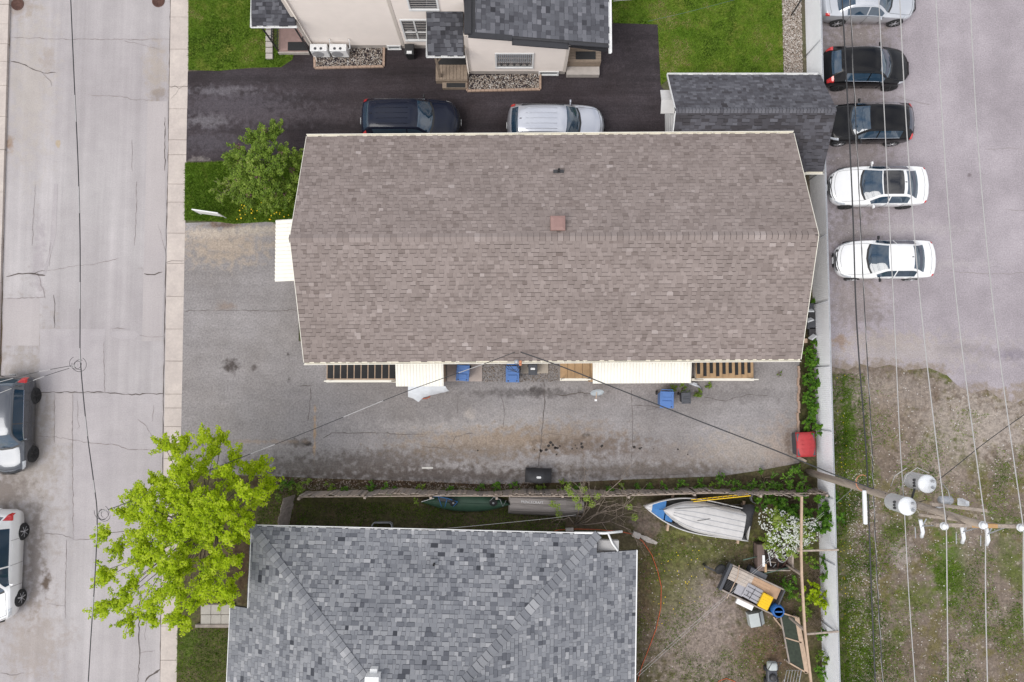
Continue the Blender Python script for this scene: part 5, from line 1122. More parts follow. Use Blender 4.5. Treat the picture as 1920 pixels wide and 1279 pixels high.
c = W(1418,935,.3); MB().tube([c+Vector((math.cos(a)*.22,math.sin(a)*.22,-.28+.006*i)) for i,a in enumerate(np.linspace(0,18,60))], .012, 5).build('wire_coil', M['grey_metal'], None, True, 'coil of grey wire near the covered outboard motor', 'wire coil')
# upturned green canoe
A, B = W(790,942,.5), W(957,947,.5); C = (A+B)/2
cn = thing('canoe', (C.x,C.y,0), 'upturned green canoe lying beside the board fence', 'canoe', rot=math.atan2(B.y-A.y,B.x-A.x), local=True)
M['canoe'] = mat('dull_green_hull', srgb(62,98,76,K), .5, var=.16, scale=3)
Lc = (B-A).length; rows = []
for i in range(21):
    tt = i/20; x = -Lc/2+Lc*tt; w = .42*(1-abs(2*tt-1)**2.4)+.004; h = .34+.10*abs(2*tt-1)**3
    rows.append([Vector((x, math.sin(a)*w, .03+max(0,math.cos(a))**.6*h)) for a in np.linspace(-math.pi/2,math.pi/2,11)])
loft(rows).build('hull', M['canoe'], cn, True)
MB().tube([r[5]+Vector((0,0,.005)) for r in rows], .015, 5).build('keel', M['canoe'], cn, True)
MB().tube([r[0] for r in rows], .02, 5).tube([r[-1] for r in rows], .02, 5).build('gunwale', M['dark'], cn, True)
# hand trolley lying on the canoe
hc = thing('hand_trolley', W(860,942,.45), 'blue framed hand trolley with small wheels lying on the canoe', 'trolley')
MB().tube([W(812,931,.5),W(822,931,.56),W(840,935,.58),W(858,941,.56)], .022, 6).tube([W(822,932,.56),W(828,950,.5)], .018, 6).tube([W(838,936,.57),W(834,951,.5)], .018, 6).tube([W(858,941,.56),W(850,950,.5)], .018, 6).build('frame', M['blue'], hc, True)
c = W(836,937,.5); MB().obox((c.x,c.y,c.z),(.75,.2,.08),R(-5)).build('seat', M['black'], hc, bevel=.03)
for (x,y) in ((925,943),(850,943)):
    c = W(x,y,.5); wh = MB().lathe([(.09,-.03),(.16,-.035),(.18,0),(.16,.035),(.09,.03)], c, 18, m=Euler((R(25),0,0)).to_matrix()).build('wheel', M['rubber'], hc, True)
    MB().lathe([(.09,-.02),(.09,.02),(.03,.035),(0,.035)], c, 14, m=Euler((R(25),0,0)).to_matrix()).build('rim', M['grey_metal'], wh)
MB().tube([W(918,940,.52),W(926,932,.5),W(938,937,.48),W(943,950,.45),W(949,938,.45)], .015, 5).build('handle', M['grey_metal'], hc, True)
MB().tube([W(790,941,.5),W(814,934,.55)], .015, 5).build('pole', M['white'], hc)
# upturned aluminium flat boat with lettering
A, B = W(956,948,.5), W(1096,950,.5); C = (A+B)/2; Lj = (B-A).length
jb = thing('flat_boat', (C.x,C.y,0), 'upturned bare aluminium flat boat with white lettering by the fence', 'boat', rot=math.atan2(B.y-A.y,B.x-A.x)-.03, local=True)
M['alu'] = mat('bare_aluminium', srgb(168,160,154,K), .35, .75, var=.22, scale=3, stretch=(.4,6,1))
prof = [(-.46,.02),(-.45,.34),(-.38,.41),(-.28,.43),(-.27,.455),(-.23,.455),(-.22,.43),(-.02,.43),(-.01,.455),(.03,.455),(.04,.43),(.24,.43),(.25,.455),(.29,.455),(.30,.43),(.38,.41),(.45,.34),(.46,.02)]
rows = [[Vector((-Lj/2+Lj*i/12, y*(1 if i < 10 else 1-.1*(i-9)), z*(1 if i < 10 else 1-.09*(i-9)))) for y,z in prof] for i in range(13)]
g = loft(rows); g.poly(rows[0]); g.poly(rows[-1][::-1]); g.build('hull', M['alu'], jb)
MB().beam((-Lj/2-.03,-.47,.06),(-Lj/2-.03,.47,.06),.06,.1).beam((-Lj/2,-.47,.03),(Lj/2-.1,-.47,.03),.05,.05).beam((-Lj/2,.47,.03),(Lj/2-.1,.47,.03),.05,.05).build('gunwale', M['alu'], jb)
tcu = bpy.data.curves.new('lettering','FONT'); tcu.body = 'PRINCECRAFT'; tcu.size = .16; tcu.extrude = .002
tob = bpy.data.objects.new('lettering_curve', tcu); COL.objects.link(tob); bpy.context.view_layer.update()
tme = bpy.data.meshes.new_from_object(tob.evaluated_get(bpy.context.evaluated_depsgraph_get())); bpy.data.objects.remove(tob)
tme.materials.clear(); tme.materials.append(M['white']); lo = link_mesh('lettering', tme, jb, Matrix.Translation((-Lj/2+.5,.08,.434)))

M['plank_pale'] = mat('pale_plank', srgb(208,195,182,K), .85, var=.12, scale=5)
# ================================================================== trailer, crate and yard clutter
q0, q1, q2, q3 = W(1372,1058,.7), W(1470,1105,.7), W(1448,1155,.7), W(1353,1105,.7)
C = (q0+q1+q2+q3)/4; ang = math.atan2((q1-q0).y,(q1-q0).x); TL = (q1-q0).length; TW = (q3-q0).length
tr = thing('trailer', (C.x,C.y,0), 'open utility trailer loaded with boards in the back yard', 'trailer', rot=ang, local=True)
M['trailerbed'] = mat('dark_plywood', srgb(74,62,56,K), .85, var=.2)
bed = MB().box(-TL/2,TL/2,-TW/2,TW/2,.42,.47).build('bed', M['trailerbed'], tr)
for y in (-TW/2,TW/2): MB().box(-TL/2,TL/2,y-.03,y+.03,.47,.72).build('side_board', M['wood_grey'], tr)
MB().box(TL/2-.03,TL/2+.03,-TW/2,TW/2,.47,.80).build('tailboard', M['grey_bin'], tr); MB().box(-TL/2-.1,-TL/2+.03,-TW/2-.03,TW/2+.03,.47,.76).build('headboard', M['grey_bin'], tr)
for y in (-TW/2-.14,TW/2+.14):
    wh = MB().lathe([(.14,-.07),(.25,-.07),(.27,0),(.25,.07),(.14,.07)], (0,y,.27), 20, 'y').build('wheel', M['rubber'], tr, True); MB().lathe([(.14,-.05),(.14,.05),(0,.06)], (0,y,.27), 14, 'y').build('rim', M['white'], wh)
    MB().obox((0.0,y,.60),(.8,.26,.03)).obox((-.36,y,.52),(.03,.26,.16)).obox((.36,y,.52),(.03,.26,.16)).build('mudguard', M['white'] if y < 0 else M['grey_bin'], tr, bevel=.01)
MB().beam((-TL/2,0,.42),(-TL/2-.9,0,.38),.07,.07).build('drawbar', M['dark'], tr); MB().box(-TL/2-.95,-TL/2-.85,-.04,.04,0,.42).build('jockey_leg', M['dark'], tr)
MB().lathe([(.0,-.08),(.2,-.09),(.26,-.05),(.26,.05),(.2,.09),(0,.08)], (-TL/2-.28,.18,.45), 20, m=Euler((R(20),R(25),0)).to_matrix()).build('spare_wheel', M['rubber'], tr, True)
for k in range(4): MB().box(-TL/2+.06,TL/2-.05,-TW/2+.03+k*.0,-TW/2+.05,.48,.5)
def load(nm, x0,x1,y0,y1,z0,z1,m,lab,cat,rz=0,bev=.0):
    c = Vector((C.x,C.y,0)) + Euler((0,0,ang)).to_matrix() @ Vector(((x0+x1)/2,(y0+y1)/2,0))
    o = thing(nm, (c.x,c.y,z0), lab, cat, rot=ang+rz, local=True); w, d = x1-x0, y1-y0
    return o, w, d
o,w,d = load('board_stack',-TL/2+.1,-TL/2+1.15,-.05,TW/2-.05,.50,.66,None,'stack of pale boards on the trailer front corner','boards')
for k in range(4): MB().box(-w/2,w/2,-d/2+k*d/4+.004,-d/2+(k+1)*d/4-.004,.12,.16+.006*(k%2)).build('plank', M['plank_pale'], o)
for s_ in (-1,1): MB().box(s_*w*.4-.04,s_*w*.4+.04,-d/2,d/2,-.03,.12).build('batten', M['wood_old'], o)
M['ply'] = mat('tan_plywood', srgb(208,172,140,K), .8, var=.1, scale=5)
o,w,d = load('plywood_sheet',-TL/2+1.12,TL/2-.55,TW/2-.48,TW/2-.05,.5,.6,None,'tan plywood sheet along the trailer side','plywood'); 
for k in range(3): MB().box(-w/2,w/2,-d/2+k*d/3+.003,-d/2+(k+1)*d/3-.003,-.03,.12).build('strip', M['ply'], o)
o,w,d = load('plywood_sheet',TL/2-.56,TL/2-.08,TW/2-.55,TW/2-.05,.5,.6,None,'short tan plywood offcut at the trailer tail','plywood'); MB().box(-w/2,w/2,-d/2,d/2,-.03,.09).build('sheet', M['ply'], o)
# sink, radiator grille and yellow crate
M['steel'] = mat('brushed_steel', srgb(196,194,198,K), .3, .5, var=.1, stretch=(1,8,1), scale=8)
o,w,d = load('steel_tub',-TL/2+.98,-TL/2+1.78,-TW/2+.12,-TW/2+.80,.47,.7,None,'brushed steel tub with dark wire rack in the trailer','steel tub',R(-3))
g = MB().frust((0,0,0),(w*.9,d*.9),(w,d),.24); g.build('tub', M['steel'], o, bevel=.04)
for k in range(3): MB().tube([(-w/2+.05,-d/2+.12+k*.2,.26),(w/2-.03,-d/2+.12+k*.2,.26)], .010, 5).build('rack_wire', M['black'], o)
MB().tube([(-.05,-.3,.265),(.0,.25,.265)], .010, 5).tube([(-.2,-.05,.27),(-.2,-.22,.27),(-.05,-.22,.27)], .010, 5).build('rack_wire', M['black'], o)
o,w,d = load('yellow_crate',-TL/2+1.74,-TL/2+2.24,-TW/2+.06,-TW/2+.72,.47,.9,None,'bright yellow plastic crate on the trailer','crate',R(-2))
MB().frust((0,0,0),(w*.92,d*.92),(w,d),.36).build('crate', M['yellow'], o, bevel=.03)
for k in range(5): MB().box(-w/2+.05,w/2-.05,-d/2+.08+k*.12,-d/2+.13+k*.12,.36,.372).build('rib', M['yellow'], o)
o,w,d = load('metal_sheet',-TL/2+.62,-TL/2+1.02,-TW/2+.1,-TW/2+.58,.47,.6,None,'small pale metal sheet beside the steel tub','metal sheet'); MB().box(-w/2,w/2,-d/2,d/2,.0,.16).build('sheet', M['steel'], o, bevel=.01)
o,w,d = load('wire_rack',-TL/2+.14,-TL/2+.66,-TW/2+.06,-.08,.47,.6,None,'black slatted rack in the trailer corner','rack')
MB().box(-w/2,w/2,-d/2,d/2,0,.05).build('tray', M['black'], o)
for k in range(7): MB().box(-w/2+.02,w/2-.02,-d/2+.04+k*d/7.5,-d/2+.07+k*d/7.5,.05,.13).build('slat', M['dark'], o)
MB().tube([W(1363,1122,.5),W(1383,1082,.95),W(1386,1060,.8)], .02, 5).build('pale_stick', M['wood_new'], None, label='pale stick leaning across the trailer', cat='stick')
# clothes lines over the yard
for o_, nm in ((0,'upper'),(7,'lower')):
    MB().tube([W(1190+o_,1268,2.0).lerp(W(1545,960+o_*.6,1.6),k/12)-Vector((0,0,.12*math.sin(k/12*math.pi))) for k in range(13)], .006, 4).build('clothes_line', M['wire_light'], None, False, 'thin clothes line strung from the grey house to the fence shrubs', 'clothes line', 'pair of clothes lines')
# bin box of scrap
q = W(1455,1047,.6); ct = thing('scrap_crate', (q.x,q.y,0), 'wooden crate full of scrap hoses and metal beside the trailer', 'crate')
a, b = W(1421,1022,.7), W(1488,1072,.7)
MB().box(a.x,b.x,b.y,a.y,.12,.2).build('base', M['trailerbed'], ct)
MB().box(a.x,a.x+.32,b.y,a.y,.2,.62).build('side_panel', M['vent_brown'] if False else mat('brown_board', srgb(122,104,96,K), .8, var=.12), ct, bevel=.01)
MB().box(b.x-.08,b.x,b.y+.1,a.y,.2,.75).build('end_panel', M['wood_old'], ct); MB().box(a.x+.3,b.x-.1,b.y,b.y+.05,.2,.6).build('side_panel', M['wood_grey'], ct); MB().box(a.x+.32,a.x+.9,a.y-.14,a.y-.02,.2,.62).build('side_panel', M['tan_tread'], ct)
MB().box(a.x+.03,b.x-.06,b.y+.05,a.y-.05,0,.12).build('skid', M['dark'], ct)
q = W(1432,1057,.65); MB().obox((q.x+.0,q.y+.12,.64),(.11,.5,.03)).build('white_strip', M['white'], ct); q = W(1435,1065,.6); MB().obox((q.x,q.y,.635),(.1,.36,.03)).build('tan_strip', M['tan_tread'], ct)
hs = thing('hose', W(1465,1040,.3), 'grey hose looped over the scrap crate', 'hose')
c = W(1467,1038,.7); MB().tube([c+Vector((math.cos(a_)*.28,math.sin(a_)*.38,.05*math.sin(a_*2))) for a_ in np.linspace(.6,6.6,26)], .022, 6).build('loop', M['grey_metal'], hs, True)
sp = thing('scrap_metal', W(1455,1050,.25), 'tangle of rusty bars and tubes inside the scrap crate', 'scrap')
for k in range(16):
    c = W(1452+rng.uniform(-12,24),1045+rng.uniform(-18,20),.35); d_ = Vector((rng.uniform(-.4,.4),rng.uniform(-.4,.4),rng.uniform(-.08,.12)))
    MB().tube([c-d_*.7,c+d_*.7], rng.uniform(.012,.03), 5).build('bar', rng.choice([M['dark'],M['wood_old'],M['grate'],M['grey_metal']]), sp)
M['greenpole'] = mat('green_tube', srgb(88,112,98,K), .5, var=.15)
MB().tube([W(1393,1050,.5),W(1422,1043,.5)], .03, 6).build('green_pole', M['greenpole'], None, True, 'short green pole sticking out from the scrap crate', 'pole'); MB().tube([W(1430,1076,.55),W(1480,1064,.6)], .03, 6).build('green_pole', M['greenpole'], None, True, 'long green pole lying along the scrap crate side', 'pole')
q = W(1417,1072,.35); MB().obox((q.x,q.y,.2),(.62,.28,.36),ang).build('metal_toolbox', M['grey_bin'], None, bevel=.03, label='dark grey metal box between the trailer and crate', cat='toolbox')
# blue drum
q = W(1460,1147,.85); t = thing('barrel', (q.x,q.y,0), 'blue plastic barrel behind the trailer tail', 'barrel', local=True)
M['blue_drum'] = mat('blue_drum_plastic', srgb(44,112,190,K), .4, var=.08)
MB().lathe([(.25,0),(.28,.05),(.28,.28),(.29,.3),(.28,.32),(.28,.58),(.29,.6),(.28,.62),(.28,.82),(.24,.86)], n=24).build('drum', M['blue_drum'], t, True); MB().lathe([(.25,.84),(.25,.875),(.2,.88),(.2,.86),(0,.86)], n=24).build('lid', M['blue_drum'], t, True)
MB().box(-.16,.16,-.03,.03,.86,.885).build('lid_bar', M['blue_drum'], t)
# white tool chest
q = W(1421,1163,.45); t = thing('cool_box', (q.x,q.y,0), 'pale metal chest with sloped front on the yard soil', 'chest', rot=R(10), local=True)
M['palemetal'] = mat('pale_green_metal', srgb(206,212,210,K), .5, var=.06)
MB().add([(-.36,-.3,0),(.36,-.3,0),(.36,.3,0),(-.36,.3,0),(-.36,-.3,.42),(.12,-.3,.42),(.12,.3,.42),(-.36,.3,.42),(.36,-.3,.2),(.36,.3,.2)], [(0,3,2,1),(4,5,6,7),(0,1,8,5,4),(2,3,7,6,9),(3,0,4,7),(1,2,9,8),(5,8,9,6)]).build('body', M['palemetal'], t, bevel=.015)
MB().box(.1,.15,-.31,.31,.4,.43).build('hinge', M['dark'], t); MB().box(-.3,.2,-.33,-.3,.1,.3).build('front_label', M['wood_old'], t)
# sheet frames lying (cold frame)
cf = thing('cold_frame', W(1490,1205), 'long dark wire cold frame with timber edges beside the beam frame', 'cold frame')
P4 = [W(1462,1148,.3),W(1494,1158,.3),W(1513,1262,.3),W(1480,1243,.3)]
M['mesh_dark'] = mat('dark_green_mesh', srgb(56,66,52,K), .8, var=.35, scale=7)
MB().poly(P4).build('mesh_panel', M['mesh_dark'], cf); 
for a,b,w_ in ((0,1,.06),(1,2,.2),(2,3,.06),(3,0,.06)): MB().beam(P4[a],P4[b],w_,.05).build('edge_board', M['wood_new'] if a != 3 else M['wood_grey'], cf)
MB().beam(P4[0].lerp(P4[3],.5),P4[1].lerp(P4[2],.45),.05,.05).build('cross_board', M['wood_new'], cf)
for q in P4: MB().box(q.x-.04,q.x+.04,q.y-.04,q.y+.04,0,.29).build('leg', M['wood_old'], cf)
MB().beam(W(1450,1157,.05),W(1470,1182,.05),.06,.05).build('fallen_batten', M['wood_new'], None, label='split pale batten on the soil beside the cold frame', cat='batten')
# lawnmower
q = W(1450,1262,.4); lm = thing('lawn_mower', (q.x,q.y-.1,0), 'grey lawn mower with pale grass box in the yard', 'lawn mower', local=True)
MB().frust((0,-.1,.1),(.5,.62),(.44,.5),.2).build('deck', M['grey_bin'], lm, bevel=.05); MB().frust((0,.36,.14),(.46,.4),(.4,.34),.3).build('grass_box', M['palemetal'], lm, bevel=.08)
MB().lathe([(.15,.3),(.16,.4),(.1,.45),(0,.46)], (0,-.12,0), 16).build('engine', M['dark'], lm, True)
for x in (-.28,.28):
    for y in (-.34,.2): MB().lathe([(0,-.03),(.11,-.03),(.11,.03),(0,.03)], (x,y,.11), 14, 'x').build('wheel', M['rubber'], lm)
MB().tube([(-.2,.2,.3),(-.2,.75,.85),(.2,.75,.85),(.2,.2,.3)], .015, 6).build('handlebar', M['dark'], lm, True)
q = W(1484,1272,.4); wc = thing('wire_cage', (q.x,q.y,0), 'open wire cage beside the lawn mower', 'wire cage', local=True)
for k in range(6): MB().tube([(-.35+k*.13,-.3,.0),(-.35+k*.13,-.3,.4),(-.2+k*.13,.35,.4),(-.2+k*.13,.35,0)], .008, 4).build('wire', M['grey_metal'], wc)
MB().tube([(-.36,-.3,.4),(.32,-.3,.4),(.47,.35,.4),(-.2,.35,.4),(-.36,-.3,.4)], .01, 4).build('rim', M['grey_metal'], wc)
# hose, blocks
MB().tube([W(x,y,.03) for x,y in [(1030,1000),(1045,994),(1080,992),(1120,993),(1165,997),(1187,1002),(1205,1015),(1222,1040),(1233,1070),(1240,1100),(1239,1140),(1230,1180),(1215,1220),(1203,1250),(1195,1279),(1185,1330)]], .018, 6).build('garden_hose', M['orange'], None, True, 'orange garden hose trailing round the grey house', 'hose')
MB().tube([W(x,y,.03) for x,y in [(1340,1290),(1348,1277),(1362,1272),(1378,1278),(1384,1290)]], .018, 6).build('garden_hose', M['orange'], None, True, 'orange hose loop on the soil beside the mower', 'hose')
for x,y,l in ((1068,995,'concrete block by the hose under the flat boat'),(1193,1003,'concrete splash block at the white downspout end')):
    q = W(x,y,.1); MB().obox((q.x,q.y,.1),(.36,.26,.2),R(-20 if x > 1100 else 5)).build('concrete_block', M['concrete'], None, bevel=.02, label=l, cat='concrete block')
q = W(1213,1012,.02); MB().prism([(q.x-.4,q.y+.25),(q.x+.0,q.y+.15),(q.x+.5,q.y-.12),(q.x+.42,q.y-.22),(q.x,q.y-.12),(q.x-.3,q.y+.1)], 0, .03).build('stone_slab', M['concrete'], None, label='worn pale stone slab beside the splash block', cat='stone')

# ================================================================== utility pole and lines
PX, PY = 13.72, -4.18
up_ = thing('utility_pole', (PX,PY,0), 'tall wooden utility pole with two transformers and crossarms', 'utility pole')
M['polewood'] = mat('pole_wood', srgb(182,168,154,K), .9, var=.25, scale=3, bump=.5, bscale=14, stretch=(4,4,.5))
MB().lathe([(.155,0),(.15,3),(.125,8),(.10,11.7),(0,11.72)], (PX,PY,0), 14).build('pole', M['polewood'], up_, True)
M['tank'] = mat('pale_grey_enamel', srgb(226,228,230,.98), .4, var=.05)
for (dx,dy,z) in ((-.44,-.0,7.85),(.34,.72,7.7)):
    c = (PX+dx,PY+dy,z)
    tk = MB().lathe([(.26,0),(.29,.03),(.29,.88),(.31,.90),(.31,.95),(.24,1.01),(0,1.04)], c, 24).build('transformer', M['tank'], up_, True)
    for k in (-.1,.12): MB().lathe([(.03,0),(.05,.05),(.03,.08),(.05,.12),(.02,.2),(0,.2)], (c[0]+.08,c[1]+k,z+1.04), 10).build('bushing', M['grey_metal'], tk, True)
    MB().tube([(c[0]-.1,c[1],z+.5),(PX,PY,z+.5)], .04, 6).build('bracket', M['dark'], tk)
    for k in range(3): MB().lathe([(.035,0),(.05,.06),(0,.07)], (c[0]-.34,c[1]-.1+.1*k,z+.7), 8, 'x').build('terminal', M['dark'], tk)
def arm(a,b,z,w=.1,nm='crossarm',m=None): MB().beam(Vector((*a,z)),Vector((*b,z)),w,w).build(nm, m or M['polewood'], up_)
ia = [W(1770,989,11.3),W(1842,982,11.9),W(1913,995,11.3)]
zA = 11.05
aL, aR = W(1753,984,zA), W(1913,987,zA); arm((aL.x,aL.y),(aR.x,aR.y),zA,.11); aM = aL.lerp(aR,.42); aN = aL.lerp(aR,.72); MB().beam(aM,aN,.118,.118).build('crossarm_sleeve', mat('fresh_timber', srgb(206,164,112,K), .8, var=.1), up_)
a2, b2 = W(1722,965,9.2), W(1806,976,9.6); MB().beam(a2,b2,.09,.11).build('crossarm', M['polewood'], up_); a3, b3 = W(1735,942,9.3), W(1876,965,10.4); MB().beam(Vector((a3.x,a3.y,9.6)),Vector((b3.x,b3.y,9.75)),.1,.12).build('crossarm', M['polewood'], up_)
MB().beam((PX,PY,10.2),aL.lerp(aR,.12),.04,.03).beam((PX,PY,10.2),aL.lerp(aR,.85),.04,.03).build('arm_brace', M['polewood'], up_)
for k, p in enumerate((aL.lerp(aR,.06),None,aL.lerp(aR,.95))):
    c = Vector((PX,PY,11.7)) if p is None else Vector((p.x,p.y,zA+.06))
    MB().lathe([(.03,0),(.03,.08),(.11,.09),(.12,.13),(.06,.16),(.10,.18),(.10,.21),(.045,.25),(0,.26)], c, 16).build('insulator', M['tank'], up_, True); ia[k] = c+Vector((0,0,.24))
for px,py in ((1729,995),(1806,1006),(1852,1010)):
    c = W(px,py,9.9); MB().tube([c+Vector((-.1,.35,.1)),c+Vector((.05,-.05,-.05)),c+Vector((.12,-.25,-.25))], .06, 8).build('fuse_cutout', M['tank'], up_, True); MB().tube([c+Vector((-.22,.1,0)),c+Vector((-.1,-.28,-.2))], .015, 5).build('fuse_tube', M['grey_metal'], up_)
    MB().tube([c+Vector((.08,.4,.12)),c+Vector((-.05,.1,.05))], .02, 5).beam(c+Vector((-.05,.15,.05)), Vector((c.x, aL.y-.02, zA-.06)), .03, .03).build('cutout_bracket', M['grey_metal'], up_)
c = W(1795,945,9.4); MB().lathe([(.09,0),(.13,.05),(.13,.4),(.06,.46),(0,.46)], (c.x-.35,c.y+.06,9.0), 14, 'x').build('recloser', M['grey_metal'], up_, True); MB().frust((c.x+.28,c.y+.02,9.1),(.2,.24),(.12,.16),.4).build('arrester', M['tank'], up_, bevel=.03)
MB().beam((PX,PY,9.3),(PX+.75,PY+.12,9.2),.06,.06).build('recloser_bracket', M['grey_metal'], up_)
c = W(1624,952,5.6); MB().obox((c.x,c.y,5.5),(.14,1.3,.14)).build('splice_case', M['tank'], up_, bevel=.04)
MB().tube([W(1622,905,5.4)+Vector((math.cos(a)*.25-.1,math.sin(a)*.3,0)) for a in np.linspace(1,5,10)], .015, 5).build('grounding_loop', M['insul'], up_)
MB().tube([W(1690,915,8.3),W(1700,890,8.8),W(1720,877,9.0),W(1742,887,9.2)], .015, 5).tube([W(1670,912,7.9),W(1678,892,8.4),W(1700,878,8.8)], .015, 5).tube([W(1765,905,9.2),W(1778,920,9.6),W(1781,935,9.8)], .015, 5).build('jumper', M['wire_light'], up_, True)
g = MB()
for k in range(6): c = Vector((PX+rng.uniform(-.2,.3),PY+rng.uniform(-.2,.2),6.8+.35*k)); g.tube([c,c+Vector((rng.uniform(-.2,.4),rng.uniform(-.3,.3),.4)),c+Vector((rng.uniform(-.1,.5),rng.uniform(-.2,.2),.8))], .012, 4)
g.build('lead', M['wire_dark'], up_)
def line(name, ctrl, r, m, label, grp=None, n=10, cat='wire', tw=0):
    P = [W(*c) if not isinstance(c, Vector) else c for c in ctrl]; g = MB(); pts = []
    for i in range(len(P)-1):
        p0, p1, p2, p3 = P[max(i-1,0)], P[i], P[i+1], P[min(i+2,len(P)-1)]
        for k in range(n):
            t = k/n; pts.append(.5*((2*p1)+(-p0+p2)*t+(2*p0-5*p1+4*p2-p3)*t*t+(-p0+3*p1-3*p2+p3)*t**3))
    pts.append(P[-1]); g.tube(pts, r, 5)
    o = g.build(name, m, None, True, label, cat, grp); return o, pts
zc = lambda z0, z1: None
line('cable', [(1576,-60,4.9),(1597,350,4.9),(1606,600,5.0),(1622,820,5.2),(1627,910,5.4),(1634,1113,5.2),(1644,1340,5.0)], .028, M['wire_dark'], 'thick black cable strung over the parked cars nearest the fence')
o, pts = line('cable', [(1591,-60,5.3),(1608,300,5.3),(1619,540,5.4),(1634,820,5.6),(1637,905,5.8),(1646,1113,5.6),(1659,1340,5.4)], .018, M['wire_dark'], 'thin dark cable with pale lashing beside the thick black cable')
g = MB(); 
g.tube([p+Vector((.03*math.sin(i*1.9),0,.03*math.cos(i*1.9))) for i,p in enumerate(pts)], .007, 4); g.build('lashing_wire', M['wire_light'], o)
line('power_line', [(1645,-60,7.3),(1667,400,7.4),(1676,580,7.5),(1687,820,7.8),(1695,945,8.1),(1704,1113,7.8),(1720,1340,7.5)], .016, M['wire_light'], 'bare neutral wire passing over the two transformers')
M['rigid'] = M['wire_light']
line('power_line', [(1684,-60,10.3),(1701,260,10.4),(1727,580,10.7),ia[0]], .017, M['wire_light'], 'pale power line on the crossarm insulator nearest the transformers, passing over parked cars', n=14)
line('power_line', [ia[0],(1776,1130,11.2),(1778,1340,11.0)], .017, M['wire_light'], 'pale power line on the crossarm insulator nearest the transformers, above rough grass', n=14)
line('power_line', [(1752,-60,10.8),(1769,260,10.9),(1795,580,11.2),ia[1]], .017, M['wire_light'], 'pale power line on the pole top insulator passing over the parking lot', n=14)
line('power_line', [ia[1],(1848,1130,11.6),(1853,1340,11.4)], .017, M['wire_light'], 'pale power line on the pole top insulator running over the vacant lot', n=14)
line('power_line', [(1816,-60,10.3),(1833,260,10.4),(1863,580,10.7),ia[2]], .017, M['wire_light'], 'pale power line on the crossarm end insulator, over the parking lot', n=14)
line('power_line', [ia[2],(1919,1130,11.2),(1926,1340,11.0)], .017, M['wire_light'], 'pale power line on the crossarm end insulator, over the vacant lot', n=14)
line('service_cable', [W(976,660,3.9),(1060,690,4.1),(1140,722,4.3),(1300,785,4.7),(1450,843,5.1),(1560,888,5.5),(1642,918,5.9)], .026, M['wire_dark'], 'thick black service cable from utility pole to brown roofed house')
line('service_cable', [(1760,900,8.6),(1800,868,8.4),(1850,828,8.1),(1920,778,7.6),(2050,690,7.0)], .014, M['wire_dark'], 'thin dark service cable leaving the transformer over the vacant lot')
line('guy_wire', [(1560,950,3.2),(1600,915,1.2),(1612,900,.2)], .008, M['wire_light'], 'thin guy wire running from the fence to the grass', cat='wire')
# street-side cable and drops (alternating dark and pale lashing)
def striped(name, ctrl, r, label, n=10, per=14):
    o, pts = line(name, ctrl, r, M['wire_dark'], label, n=n)
    k = 0
    while k+per//3 < len(pts):
        MB().tube([p+Vector((0,0,r*.55)) for p in pts[k:k+per//3+1]], r*.95, 5).build('lashing', M['wire_light'], o); k += per
    return o
striped('street_cable', [(130,-60,6.2),(139,150,6.0),(146,300,5.9),(150,450,5.9),(150,600,6.0),(151,680,6.0),(162,800,5.9),(175,900,5.9),(182,968,5.9),(178,1080,5.8),(170,1200,5.8),(162,1340,5.8)], .02, 'long street cable hanging above the road', n=12)
striped('service_drop', [(183,962,5.9),(240,942,5.5),(300,915,5.1),(380,886,4.8),(470,851,4.5),(590,804,4.2),(760,735,4.0),(900,685,3.95),(966,660,4.0)], .016, 'thin service wire from the street cable to the brown roofed house mast', n=12, per=16)
striped('service_drop', [(146,684,6.0),(110,690,5.9),(60,700,5.7),(0,716,5.4),(-120,745,5.0)], .012, 'thin wire from the street cable passing just behind the grey SUV', n=12, per=16)
striped('service_drop', [(146,686,6.0),(100,700,5.9),(50,718,5.7),(0,737,5.4),(-120,785,5.0)], .012, 'thin wire from the street cable crossing the grey SUV rear', n=12, per=16)
for k,(px,py,z,l) in enumerate(((143,680,6.0,'tangle of slack wire loops at the street cable junction'),(190,965,5.8,'slack wire loops at the street cable service tap'))):
    g = MB()
    for j in range(4):
        c = W(px+rng.uniform(-4,6),py+rng.uniform(-5,5),z); g.tube([c+Vector((math.cos(a)*(.16+.05*j),math.sin(a)*(.14+.05*j),-.1*math.sin(a/2))) for a in np.linspace(j,j+4.2,14)], .009, 4)
    g.build('wire_loops', M['wire_dark'], None, False, l, 'wire')
line('overhead_wire', [(1150,2,5.0),(1260,-8,5.0),(1400,-30,5.0)], .008, M['wire_light'], 'thin pale wire above the lawn by the beige house', cat='wire')
line('overhead_wire', [(1215,40,4.2),(1300,20,4.6),(1420,-12,5.0)], .008, M['greenpole'], 'thin green wire crossing the lawn beside the white fence', cat='wire')
line('overhead_wire', [(790,995,2.7),(900,985,2.3),(1030,972,1.8),(1080,965,1.5)], .008, M['wire_light'], 'thin wire from the grey house gutter to the flat boat', cat='wire')
